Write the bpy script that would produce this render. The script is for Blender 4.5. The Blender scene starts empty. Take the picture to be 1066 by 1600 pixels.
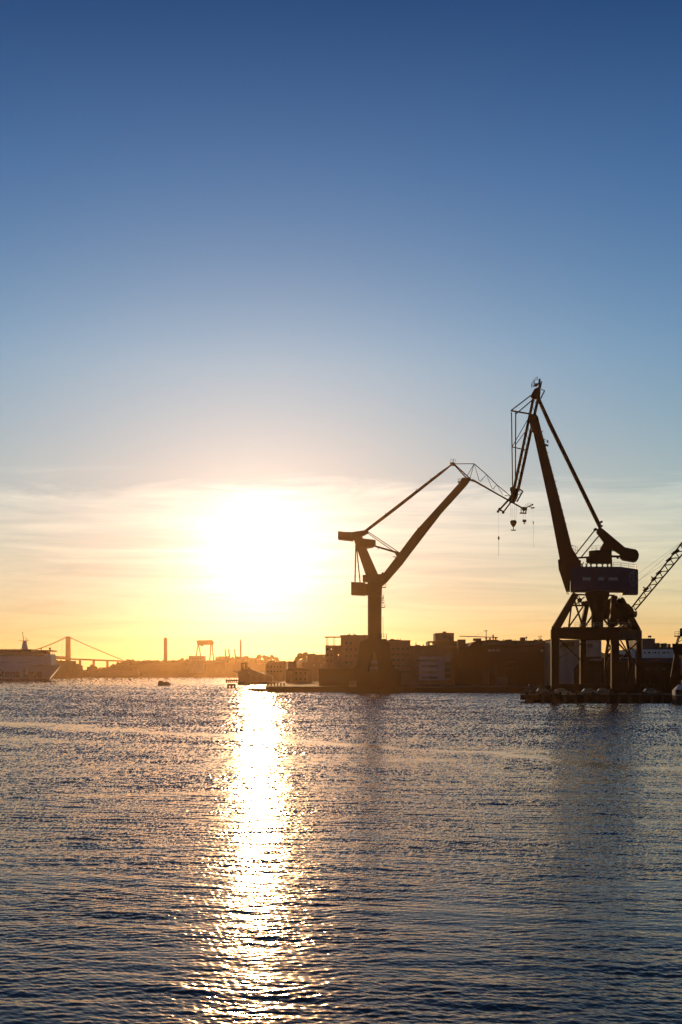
import bpy, bmesh, math, random
import numpy as np
from mathutils import Vector, Matrix

random.seed(7)
SC = bpy.context.scene
COL = SC.collection

# ------------------------------------------------------------------ camera
F = 2222.22            # focal length in photo pixels (50 mm on a 36 mm high frame, 1600 px)
CAMZ = 7.5
HOR = 1052.0           # horizon row of the photograph
cam = bpy.data.objects.new('camera', bpy.data.cameras.new('camera'))
COL.objects.link(cam)
cam.location = (0, 0, CAMZ)
cam.rotation_euler = (math.pi / 2, 0, 0)
cam.data.sensor_width = 36
cam.data.lens = 50
cam.data.shift_y = (HOR - 800) / 1600
cam.data.clip_end = 30000
SC.camera = cam

# ------------------------------------------------------------------ sky and sun
SUN_EL = math.radians(4.7)
SUN_AZ = math.radians(-3.3)        # a little to the left of the view axis
SDIR = Vector((math.sin(SUN_AZ) * math.cos(SUN_EL), math.cos(SUN_AZ) * math.cos(SUN_EL), math.sin(SUN_EL)))


class N:
    """tiny node helper"""
    def __init__(self, tree):
        self.t = tree

    def new(self, kind, **kw):
        n = self.t.nodes.new(kind)
        for k, v in kw.items():
            setattr(n, k, v)
        return n

    def link(self, a, b):
        self.t.links.new(a, b)

    def math(self, op, a, b=None, clamp=False):
        n = self.new('ShaderNodeMath', operation=op, use_clamp=clamp)
        for i, v in enumerate((a, b)):
            if v is None:
                continue
            if isinstance(v, (int, float)):
                n.inputs[i].default_value = v
            else:
                self.link(v, n.inputs[i])
        return n.outputs[0]

    def mix(self, blend, fac, a, b):
        n = self.new('ShaderNodeMix', data_type='RGBA', blend_type=blend)
        for s, v in ((n.inputs[0], fac), (n.inputs[6], a), (n.inputs[7], b)):
            if isinstance(v, (int, float)):
                s.default_value = v
            elif isinstance(v, tuple):
                s.default_value = (*v, 1)
            else:
                self.link(v, s)
        return n.outputs[2]

    def ramp(self, fac, stops, interp='LINEAR'):
        n = self.new('ShaderNodeValToRGB')
        n.color_ramp.interpolation = interp
        e = n.color_ramp.elements
        while len(e) < len(stops):
            e.new(0.5)
        for k, (p, c) in enumerate(stops):
            e[k].position = p
            e[k].color = (*c, 1) if isinstance(c, tuple) else (c, c, c, 1)
        if fac is not None:
            self.link(fac, n.inputs[0])
        return n.outputs[0]

    def noise(self, vec, scale, detail=4, rough=0.55, dist=0.0):
        n = self.new('ShaderNodeTexNoise')
        n.inputs['Scale'].default_value = scale
        n.inputs['Detail'].default_value = detail
        n.inputs['Roughness'].default_value = rough
        n.inputs['Distortion'].default_value = dist
        if vec is not None:
            self.link(vec, n.inputs['Vector'])
        return n.outputs[0]


W = bpy.data.worlds.new('World')
SC.world = W
W.use_nodes = True
W.node_tree.nodes.clear()
w = N(W.node_tree)
out = w.new('ShaderNodeOutputWorld')
bg = w.new('ShaderNodeBackground')
w.link(bg.outputs[0], out.inputs[0])
bg.inputs[1].default_value = 0.1
sky = w.new('ShaderNodeTexSky', sky_type='NISHITA', sun_disc=False)
sky.sun_elevation = SUN_EL
sky.sun_rotation = SUN_AZ
sky.air_density = 1.0
sky.dust_density = 0.3
sky.ozone_density = 4.0
tc = w.new('ShaderNodeTexCoord')
sep = w.new('ShaderNodeSeparateXYZ')
w.link(tc.outputs['Generated'], sep.inputs[0])
elev = sep.outputs[2]
# a thin high veil: the air's tint by elevation
tint = w.ramp(elev, [(0.0, (.20, .177, .13)), (.05, (.295, .28, .245)), (.135, (.52, .445, .37)), (.225, (.385, .40, .395)),
                     (.33, (.23, .288, .345)), (.43, (.105, .162, .235)), (.7, (.08, .13, .19)), (1.0, (.07, .12, .18))])
c1 = w.mix('MULTIPLY', 1.0, sky.outputs[0], tint)
c1 = w.mix('MULTIPLY', 1.0, c1, (3.2, 3.2, 3.2))
# aureole round the sun: forward scattering by the thin cloud sheet
dv = w.new('ShaderNodeVectorMath', operation='SUBTRACT')
w.link(tc.outputs['Generated'], dv.inputs[0])
dv.inputs[1].default_value = SDIR
ln = w.new('ShaderNodeVectorMath', operation='LENGTH')
w.link(dv.outputs[0], ln.inputs[0])
ang = ln.outputs['Value']          # about the angle from the sun in radians


def lobe(width, power=2.0):
    q = w.math('POWER', w.math('DIVIDE', ang, width), power)
    return w.math('EXPONENT', w.math('MULTIPLY', q, -1.0))


def glow(base, f, colour):
    n = w.new('ShaderNodeMix', data_type='RGBA', blend_type='MULTIPLY')
    n.inputs[0].default_value = 1
    n.inputs[6].default_value = (*colour, 1)
    cmb = w.new('ShaderNodeCombineColor')
    for k in range(3):
        w.link(f, cmb.inputs[k])
    w.link(cmb.outputs[0], n.inputs[7])
    return w.mix('ADD', 1.0, base, n.outputs[2])


# streaky cirrus: bright thin bands low over the horizon, lit through from behind
mp = w.new('ShaderNodeMapping')
mp.inputs['Scale'].default_value = (1.0, 1.0, 7.0)
mp.inputs['Rotation'].default_value = (.03, -.07, 0)
w.link(tc.outputs['Generated'], mp.inputs[0])
nz = w.noise(mp.outputs[0], 7.5, 8, .66, 1.2)
mp2 = w.new('ShaderNodeMapping')
mp2.inputs['Scale'].default_value = (1.0, 1.0, 15.0)
mp2.inputs['Rotation'].default_value = (.05, .06, 0)
w.link(tc.outputs['Generated'], mp2.inputs[0])
nz2 = w.noise(mp2.outputs[0], 6.5, 7, .62, 1.1)
edge = w.math('ADD', elev, w.math('MULTIPLY', w.math('SUBTRACT', nz, .5), .058))
top = w.ramp(w.math('MULTIPLY', edge, 4.0), [(.0, .75), (.2, .95), (.38, 1.0), (.455, 0.8), (.55, 0.0)], 'EASE')
st = w.ramp(nz2, [(.30, 0.45), (.62, 1.0)])
cf = w.math('MULTIPLY', top, st)
cg = w.math('ADD', w.math('MULTIPLY', cf, .62), .38)
low = w.ramp(elev, [(.07, 1.0), (.21, 0.0)])
c1 = w.mix('MIX', w.math('MULTIPLY', lobe(.26, 3.0), low), c1, w.mix('MULTIPLY', 1.0, c1, (.42, .51, .74)))
c1 = glow(c1, w.math('MULTIPLY', lobe(.026, 1.0), cg), (16., 16., 15.5))
c1 = glow(c1, w.math('MULTIPLY', lobe(.085, 1.5), cg), (1.5, 1.3, .95))
c1 = glow(c1, lobe(.17, 1.6), (.15, .13, .09))
c2 = w.mix('ADD', w.math('MULTIPLY', cf, .46), c1, w.mix('MULTIPLY', 1.0, w.mix('ADD', 1.0, c1, (4.3, 2.9, 1.7)), (.88, .76, .60)))
w.link(c2, bg.inputs[0])

sl = bpy.data.lights.new('sun', 'SUN')
sl.energy = 2.0
sl.angle = math.radians(0.5)
sl.color = (1.0, .60, .27)
sun = bpy.data.objects.new('sun', sl)
COL.objects.link(sun)
sun.rotation_euler = SDIR.to_track_quat('Z', 'Y').to_euler()
sun.location = (0, 0, 200)

SC.view_settings.view_transform = 'Standard'
SC.view_settings.look = 'None'
SC.view_settings.exposure = 0.0
SC.view_settings.gamma = 1.0
SC.view_settings.use_curve_mapping = False
SC.render.engine = 'CYCLES'
SC.cycles.use_denoising = True
SC.cycles.max_bounces = 6
SC.cycles.volume_bounces = 0
SC.cycles.sample_clamp_indirect = 6.0


# ------------------------------------------------------------------ materials
def material(name, col, rough=.6, metal=0.0, var=.25, scale=.35, spec=.15, streak=True, bump=0.0):
    m = bpy.data.materials.new(name)
    m.use_nodes = True
    t = N(m.node_tree)
    b = m.node_tree.nodes['Principled BSDF']
    g = t.new('ShaderNodeTexCoord')
    v = g.outputs['Object']
    if streak:
        mpn = t.new('ShaderNodeMapping')
        mpn.inputs['Scale'].default_value = (1, 1, .25)
        t.link(v, mpn.inputs[0])
        v = mpn.outputs[0]
    n1 = t.noise(v, scale, 6, .6)
    lo = tuple(c * (1 - var) for c in col)
    hi = tuple(min(1, c * (1 + var)) for c in col)
    t.link(t.ramp(n1, [(.3, lo), (.7, hi)]), b.inputs['Base Color'])
    n2 = t.noise(v, scale * 4, 3)
    t.link(t.ramp(n2, [(.3, max(.05, rough - .12)), (.7, min(1, rough + .12))]), b.inputs['Roughness'])
    b.inputs['Metallic'].default_value = metal
    b.inputs['Specular IOR Level'].default_value = spec
    if bump:
        bp = t.new('ShaderNodeBump')
        bp.inputs['Strength'].default_value = bump
        bp.inputs['Distance'].default_value = .1
        t.link(n2, bp.inputs['Height'])
        t.link(bp.outputs[0], b.inputs['Normal'])
    return m


M = dict(
    crane=material('rust_red_crane_paint', (.034, .0055, .0022), .7),
    crane2=material('weathered_orange_crane_paint', (.055, .010, .002), .7),
    dark=material('dark_greasy_steel', (.012, .006, .004), .8),
    navy=material('navy_blue_painted_sheet', (.008, .013, .048), .5),
    rope=material('steel_wire_rope', (.05, .04, .035), .5, .3),
    grate=material('galvanised_rail', (.16, .15, .14), .5, .4),
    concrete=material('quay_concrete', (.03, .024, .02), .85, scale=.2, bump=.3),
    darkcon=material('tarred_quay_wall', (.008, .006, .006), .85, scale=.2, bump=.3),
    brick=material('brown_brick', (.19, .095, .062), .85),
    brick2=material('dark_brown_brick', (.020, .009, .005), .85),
    plaster=material('pale_plaster', (.22, .18, .165), .85),
    grey=material('grey_sheet_cladding', (.07, .062, .058), .7),
    white=material('white_painted_sheet', (.50, .47, .47), .5, var=.08),
    lilac=material('pale_concrete_panel', (.36, .29, .32), .8, var=.1),
    roof=material('tar_felt_roof', (.03, .021, .017), .9),
    glass=material('window_glass', (.02, .022, .028), .12, spec=.6, var=.1),
    carglass=material('dark_car_glass', (.008, .008, .01), .35, spec=.25, var=.1),
    lamp=material('pale_window_panel', (.26, .24, .24), .4, var=.1),
    hull=material('ferry_white_hull', (.44, .37, .355), .35, var=.06, scale=.05),
    hullred=material('ferry_red_boottop', (.26, .055, .045), .5, scale=.05),
    letter=material('ferry_letter_blue', (.03, .012, .02), .5, var=.05),
    pylon=material('bridge_concrete', (.20, .13, .09), .8),
    rock=material('rock_and_scrub', (.08, .045, .022), .95, scale=.02, streak=False),
    leaf=material('tree_leaves', (.055, .06, .025), .8, scale=.3, streak=False),
    bark=material('tree_bark', (.07, .05, .035), .9),
    timber=material('wet_timber', (.03, .021, .016), .8),
    asphalt=material('asphalt', (.05, .047, .045), .9, streak=False),
    tyre=material('black_rubber', (.02, .02, .02), .8),
    carw=material('white_car_paint', (.10, .10, .10), .2, var=.04, spec=.6),
    cars=material('silver_car_paint', (.06, .06, .062), .2, var=.04, spec=.6),
    card=material('dark_car_paint', (.02, .02, .025), .2, var=.04, spec=.6),
    boatblue=material('navy_boat_hull', (.012, .012, .022), .3, var=.08),
    bird=material('gull_feathers', (.12, .11, .10), .8),
)


# ------------------------------------------------------------------ geometry helpers
SLEW = 0.0     # how far the thing being built is turned about the vertical (sideways metres per metre of depth)


def S(Y):
    return Y / F


def P(px, py, Y, dy=0.0):
    """the point at depth Y that the photo shows at (px, py), then moved dy deeper"""
    return Vector(((px - 533) * S(Y) + SLEW * dy, Y + dy, CAMZ + (HOR - py) * S(Y)))


class MB:
    def __init__(self):
        self.v, self.f = [], []

    def add(self, vs, fs):
        b = len(self.v)
        self.v += [tuple(x) for x in vs]
        self.f += [tuple(b + i for i in f) for f in fs]
        return self

    def box(self, x0, x1, y0, y1, z0, z1):
        return self.add([(x0, y0, z0), (x1, y0, z0), (x1, y1, z0), (x0, y1, z0), (x0, y0, z1), (x1, y0, z1), (x1, y1, z1), (x0, y1, z1)],
                        [(3, 2, 1, 0), (4, 5, 6, 7), (0, 1, 5, 4), (1, 2, 6, 5), (2, 3, 7, 6), (3, 0, 4, 7)])

    def prism(self, pts, y0, y1):
        """polygon in x,z (any winding) pushed from y0 to y1"""
        a = sum(pts[i][0] * pts[(i + 1) % len(pts)][1] - pts[(i + 1) % len(pts)][0] * pts[i][1] for i in range(len(pts)))
        if a < 0:
            pts = pts[::-1]
        n = len(pts)
        vs = [(p[0], y0, p[1]) for p in pts] + [(p[0], y1, p[1]) for p in pts]
        fs = [tuple(range(n)), tuple(range(2 * n - 1, n - 1, -1))]
        fs += [(i, i + n, (i + 1) % n + n, (i + 1) % n) for i in range(n)]
        return self.add(vs, fs)

    def poly(self, pix, Y, d0, d1):
        q = [P(a, b, Y) for a, b in pix]
        k = len(self.v)
        self.prism([(p.x, p.z) for p in q], Y + d0, Y + d1)
        self.v[k:] = [(a + SLEW * (b - Y), b, c) for a, b, c in self.v[k:]]
        return self

    def slab(self, pts, z0, z1):
        """polygon in x,y pushed from z0 to z1"""
        a = sum(pts[i][0] * pts[(i + 1) % len(pts)][1] - pts[(i + 1) % len(pts)][0] * pts[i][1] for i in range(len(pts)))
        if a < 0:
            pts = pts[::-1]
        n = len(pts)
        vs = [(p[0], p[1], z0) for p in pts] + [(p[0], p[1], z1) for p in pts]
        fs = [tuple(range(n - 1, -1, -1)), tuple(range(n, 2 * n))]
        fs += [(i, (i + 1) % n, (i + 1) % n + n, i + n) for i in range(n)]
        return self.add(vs, fs)

    def tube(self, p, q, r, r1=None, n=6):
        p, q = Vector(p), Vector(q)
        r1 = r if r1 is None else r1
        d = (q - p)
        if d.length < 1e-6:
            return self
        d.normalize()
        u = d.orthogonal().normalized()
        v = d.cross(u)
        vs = []
        for c, rr in ((p, r), (q, r1)):
            for k in range(n):
                a = 2 * math.pi * k / n
                vs.append(c + u * math.cos(a) * rr + v * math.sin(a) * rr)
        fs = [tuple(range(n - 1, -1, -1)), tuple(range(n, 2 * n))]
        fs += [(k, (k + 1) % n, (k + 1) % n + n, k + n) for k in range(n)]
        return self.add(vs, fs)

    def beam(self, p, q, w, d, w1=None, d1=None):
        """rectangular bar: w across in the x-z plane, d along y"""
        p, q = Vector(p), Vector(q)
        w1 = w if w1 is None else w1
        d1 = d if d1 is None else d1
        t = (q - p).normalized()
        s = t.cross(Vector((0, 1, 0)))
        if s.length < .05:
            s = Vector((1, 0, 0))
        s.normalize()
        e = s.cross(t).normalized()
        vs = []
        for c, ww, dd in ((p, w, d), (q, w1, d1)):
            for a, b in ((-1, -1), (1, -1), (1, 1), (-1, 1)):
                vs.append(c + s * a * ww / 2 + e * b * dd / 2)
        return self.add(vs, [(0, 1, 2, 3), (7, 6, 5, 4), (0, 4, 5, 1), (1, 5, 6, 2), (2, 6, 7, 3), (3, 7, 4, 0)])

    def ball(self, c, r, n=10, m=6, sz=1.0):
        c = Vector(c)
        vs = [c + Vector((0, 0, -r * sz))]
        for i in range(1, m):
            a = -math.pi / 2 + math.pi * i / m
            for k in range(n):
                b = 2 * math.pi * k / n
                vs.append(c + Vector((math.cos(a) * math.cos(b) * r, math.cos(a) * math.sin(b) * r, math.sin(a) * r * sz)))
        vs.append(c + Vector((0, 0, r * sz)))
        fs = [(0, 1 + (k + 1) % n, 1 + k) for k in range(n)]
        for i in range(m - 2):
            o = 1 + i * n
            fs += [(o + k, o + (k + 1) % n, o + n + (k + 1) % n, o + n + k) for k in range(n)]
        o = 1 + (m - 2) * n
        fs += [(o + k, o + (k + 1) % n, len(vs) - 1) for k in range(n)]
        return self.add(vs, fs)

    def lathe(self, c, prof, n=12):
        """profile of (radius, z) turned about the vertical through c"""
        c = Vector(c)
        vs, fs = [], []
        for r, z in prof:
            for k in range(n):
                a = 2 * math.pi * k / n
                vs.append(c + Vector((math.cos(a) * r, math.sin(a) * r, z)))
        for i in range(len(prof) - 1):
            o = i * n
            fs += [(o + k, o + (k + 1) % n, o + n + (k + 1) % n, o + n + k) for k in range(n)]
        fs += [tuple(range(n - 1, -1, -1)), tuple(range((len(prof) - 1) * n, len(prof) * n))]
        return self.add(vs, fs)

    def holed(self, x0, x1, z0, z1, y0, y1, holes):
        """a block with rectangular openings (x0,x1,z0,z1) right through it"""
        xs = sorted({x0, x1} | {h[0] for h in holes} | {h[1] for h in holes})
        zs = sorted({z0, z1} | {h[2] for h in holes} | {h[3] for h in holes})
        for a, b in zip(xs, xs[1:]):
            run = None
            for c, d in zip(zs, zs[1:]):
                mx, mz = (a + b) / 2, (c + d) / 2
                if any(h[0] < mx < h[1] and h[2] < mz < h[3] for h in holes):
                    if run:
                        self.box(a, b, y0, y1, *run)
                    run = None
                else:
                    run = (run[0], d) if run else (c, d)
            if run:
                self.box(a, b, y0, y1, *run)
        return self

    def rail(self, pts, h=1.1, r=.05, posts=1.6):
        """hand rail with posts along a line of points"""
        for a, b in zip(pts, pts[1:]):
            a, b = Vector(a), Vector(b)
            n = max(1, int((b - a).length / posts))
            for k in (h, h * .5):
                self.tube(a + Vector((0, 0, k)), b + Vector((0, 0, k)), r, n=4)
            for k in range(n + 1):
                p = a.lerp(b, k / n)
                self.tube(p, p + Vector((0, 0, h)), r, n=4)
        return self

    def build(self, name, mat, parent=None, origin=None, smooth=False):
        o = Vector(origin) if origin is not None else Vector((0, 0, 0))
        if parent is not None:
            o = world_loc(parent)
        me = bpy.data.meshes.new(name)
        me.from_pydata([tuple(Vector(p) - o) for p in self.v], [], self.f)
        me.materials.append(M[mat] if isinstance(mat, str) else mat)
        if smooth:
            me.polygons.foreach_set('use_smooth', [True] * len(me.polygons))
        ob = bpy.data.objects.new(name, me)
        COL.objects.link(ob)
        if parent is not None:
            ob.parent = parent
        else:
            ob.location = o
        return ob


def world_loc(o):
    l = Vector((0, 0, 0))
    while o is not None:
        l += o.location
        o = o.parent
    return l


def tag(o, label, cat, group=None):
    o['label'] = label
    o['category'] = cat
    if group:
        o['group'] = group
    return o


def thing(name, label, cat, loc, group=None):
    o = bpy.data.objects.new(name, None)
    COL.objects.link(o)
    o.location = loc
    o.empty_display_size = 1
    return tag(o, label, cat, group)


def structure(o):
    o['kind'] = 'structure'
    return o


def copy_thing(o, loc, label=None, rotz=None):
    c = o.copy()
    COL.objects.link(c)
    c.location = loc
    if rotz is not None:
        c.rotation_euler = (0, 0, rotz)
    if label:
        c['label'] = label
    for ch in o.children:
        k = ch.copy()
        COL.objects.link(k)
        k.parent = c
        for g in ch.children:
            d = g.copy()
            COL.objects.link(d)
            d.parent = k
    return c


# ------------------------------------------------------------------ water
def build_water():
    rng = np.random.default_rng(3)
    fpx = 1422.2                      # focal length in render pixels
    # rows: even steps of the angle below the horizon, so detail follows distance
    rows = []
    v = 470.0
    rows += list(np.linspace(1500, 474, 70))
    while v > 1.3:
        rows.append(v)
        v -= .56 if v > 150 else (.44 if v > 50 else .27)
    Yr = CAMZ * fpx / np.array(rows)
    inner = np.linspace(-.30, .30, 850)
    outer = .30 + .0008 * np.cumsum(1.055 ** np.arange(85))
    tx = np.concatenate([-outer[::-1], inner, outer])
    ncol = len(tx)
    Y = np.repeat(Yr[:, None], ncol, 1)
    X = tx[None, :] * Y
    # shake the grid so that distant samples of the wave field do not line up
    dyr = np.gradient(Yr)
    Y = Y + (rng.random(Y.shape) - .5) * .5 * dyr[:, None]
    dx = inner[1] - inner[0]
    X = X + (rng.random(X.shape) - .5) * .4 * dx * Y
    # wave field
    ncomp = 84
    lam = np.exp(np.linspace(math.log(.13), math.log(5.0), ncomp)) * (1 + .06 * rng.standard_normal(ncomp))
    wind = math.radians(252)
    th = wind + rng.standard_normal(ncomp) * .62
    k = 2 * math.pi / lam
    s = np.where(lam < .36, 1.0, (.36 / lam) ** .6)       # slope share of each component
    s *= .092 / math.sqrt((s ** 2).sum() / 2)
    amp = s / k
    ph = rng.random(ncomp) * 2 * math.pi
    Z = np.zeros_like(X)
    SX = np.zeros_like(X)
    SY = np.zeros_like(X)
    row_dy = np.abs(dyr)[:, None]

    def fbm(x, y, seed, octv=3):
        r = np.random.default_rng(seed)
        o = np.zeros_like(x)
        a, f = 1.0, 1.0
        for _ in range(octv):
            for _ in range(5):
                t = r.random() * 2 * math.pi
                o += a * np.sin(f * (x * math.cos(t) + y * math.sin(t)) * 2 * math.pi + r.random() * 6.28) * .45
            a *= .55
            f *= 2.1
        return o

    # gusts and calm lanes
    m = 1.0 + .24 * fbm(X / 75, Y / 38, 5) + .24 * fbm(X / 16, Y / 7, 9)
    m = np.clip(m, .3, 1.8)
    # the long smooth wake lane that crosses the view, and fainter ones nearer
    wx = np.array([-400, -51, -2.3, 20, 27, 60, 200.])
    wy = np.array([420, 214, 157, 121, 109, 92, 60.])
    for off, wid, dep in ((0, .040, .95), (-.17, .03, .55), (-.225, .035, .45), (.13, .03, .3), (-.33, .04, .4)):
        yc = np.interp(X + 2.5 * fbm(X / 30, Y / 30, 21), wx, wy) * (1 + off)
        m *= 1 - dep * np.exp(-((Y / yc - 1) / wid) ** 2) * np.clip(1.0 + .15 * fbm(X / 22, Y / 60, 31), .5, 1)
    # smooth mirror strip along the far shore
    m *= (1 + .6 * np.clip((Y - 60) / 120, 0, 1)) * (1 - .8 * np.clip((Y - 380) / 650, 0, 1))
    for i in range(ncomp):
        a = k[i] * (X * math.cos(th[i]) + Y * math.sin(th[i])) + ph[i]
        wgt = np.clip((lam[i] / row_dy - 2.0) / 2.5, 0, 1)
        c, si = np.cos(a), np.sin(a)
        Z += amp[i] * wgt * c * m
        SX -= s[i] * math.cos(th[i]) * si * m
        SY -= s[i] * math.sin(th[i]) * si * m
    # only crest faces turned to the viewer can be seen at a low angle
    g = CAMZ / Y
    SY = np.abs(SY + g) * (1 + .7 * np.exp(-g / .09)) - g
    nv = X.size
    co = np.stack([X, Y, Z], -1).reshape(-1, 3)
    idx = np.arange(nv).reshape(X.shape)
    quads = np.stack([idx[:-1, :-1], idx[:-1, 1:], idx[1:, 1:], idx[1:, :-1]], -1).reshape(-1, 4)
    me = bpy.data.meshes.new('water')
    me.vertices.add(nv)
    me.vertices.foreach_set('co', co.ravel().astype(np.float32))
    nf = len(quads)
    me.loops.add(nf * 4)
    me.loops.foreach_set('vertex_index', quads.ravel().astype(np.int32))
    me.polygons.add(nf)
    me.polygons.foreach_set('loop_start', np.arange(0, nf * 4, 4, dtype=np.int32))
    me.update(calc_edges=True)
    me.polygons.foreach_set('use_smooth', np.ones(nf, dtype=bool))
    nrm = np.stack([-SX, -SY, np.ones_like(SX)], -1).reshape(-1, 3)
    nrm /= np.linalg.norm(nrm, axis=1)[:, None]
    me.normals_split_custom_set_from_vertices(nrm.tolist())
    mat = bpy.data.materials.new('harbour_water')
    mat.use_nodes = True
    mat.node_tree.nodes.clear()
    t = N(mat.node_tree)
    mo = t.new('ShaderNodeOutputMaterial')
    mx = t.new('ShaderNodeMixShader')
    fr = t.new('ShaderNodeFresnel')
    fr.inputs['IOR'].default_value = 1.33
    df = t.new('ShaderNodeBsdfDiffuse')                 # silt-brown river water under the surface film
    df.inputs['Color'].default_value = (.075, .036, .028, 1)
    gl = t.new('ShaderNodeBsdfGlossy', distribution='GGX')
    gl.inputs['Color'].default_value = (.97, .82, .68, 1)
    gl.inputs['Roughness'].default_value = .125
    t.link(fr.outputs[0], mx.inputs[0])
    t.link(df.outputs[0], mx.inputs[1])
    t.link(gl.outputs[0], mx.inputs[2])
    t.link(mx.outputs[0], mo.inputs['Surface'])
    me.materials.append(mat)
    o = bpy.data.objects.new('water', me)
    COL.objects.link(o)
    structure(o)
    # the rest of the harbour basin, outside the detailed sheet
    far = MB()
    far.add([(-7000, -300, -.3), (7000, -300, -.3), (7000, 9000, -.3), (-7000, 9000, -.3)], [(0, 1, 2, 3)])
    structure(far.build('water_basin', mat))


build_water()


# ------------------------------------------------------------------ land
def ridge(name, Y, prof, depth, mat='rock', rough=1.0, slope=.25):
    """a bank: water's edge at depth Y, crest heights from the profile, flat behind"""
    xs, zs = [], []
    for (a, b), (c, d) in zip(prof, prof[1:]):
        n = max(2, int(abs(c - a) / 3))
        for k in range(n):
            t = k / n
            p = P(a + (c - a) * t, b + (d - b) * t, Y)
            xs.append(p.x)
            zs.append(p.z)
    p = P(*prof[-1], Y)
    xs.append(p.x)
    zs.append(p.z)
    lines = [(0, 0), (.02, .35), (slope * .5, .8), (slope, 1), (1, .96)]
    vs, fs = [], []
    n = len(xs)
    for f, h in lines:
        for x, z in zip(xs, zs):
            k = 1 + f * depth / Y
            jit = random.uniform(-1, 1) * rough * (0 if h == 0 else 1)
            vs.append((x * k, Y + f * depth, -1.0 if h == 0 else z * h * k ** .5 + jit))
    for r in range(len(lines) - 1):
        for i in range(n - 1):
            fs.append((r * n + i, r * n + i + 1, (r + 1) * n + i + 1, (r + 1) * n + i))
    mb = MB()
    mb.add(vs, fs)
    return structure(mb.build(name, mat))


ridge('far_shore', 2780, [(-700, 1040), (-200, 1044), (60, 1047), (118, 1048), (136, 1047), (150, 1046), (170, 1043), (186, 1041), (205, 1038), (214, 1035),
                          (222, 1033.6), (345, 1033.8), (360, 1031), (400, 1031), (440, 1034), (500, 1030), (560, 1028), (700, 1030), (1100, 1030), (1900, 1030)], 900, rough=.8, slope=.06)
ridge('low_shore', 2500, [(118, 1053), (124, 1051.5), (150, 1051), (175, 1050), (200, 1050.5), (214, 1053), (218, 1056)], 200, rough=.4)
ridge('mid_hill', 1250, [(395, 1062), (405, 1054), (418, 1050), (445, 1046), (460, 1035), (470, 1030.5), (480, 1026), (520, 1024), (620, 1022), (760, 1018), (900, 1018), (1100, 1020), (1700, 1025)], 600, rough=.8, slope=.2)

quay = MB()
QA, QB = P(417, 1081, 575), P(815, 1083, 537)
quay.slab([(QA.x, 575), (QB.x, 537), (QB.x + 260, 520), (QB.x + 700, 600), (QB.x + 700, 1300), (QA.x - 10, 1300), (QA.x - 4, 640)], -1, 2.2)
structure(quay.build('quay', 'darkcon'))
pier = MB()
PX0, PX1 = P(815, 0, 362).x, P(1400, 0, 362).x
pier.slab([(PX0, 364.5), (PX0 + 5.3, 362.4), (PX1, 360), (PX1, 560), (PX0 + 34, 560), (PX0 + 9.5, 420)], .7, 2.0)
pier.slab([(PX0 + 5.6, 363), (PX1, 360.6), (PX1, 559), (PX0 + 35, 559), (PX0 + 15, 420)], -1, .7)
structure(pier.build('pier', 'darkcon'))


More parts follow.
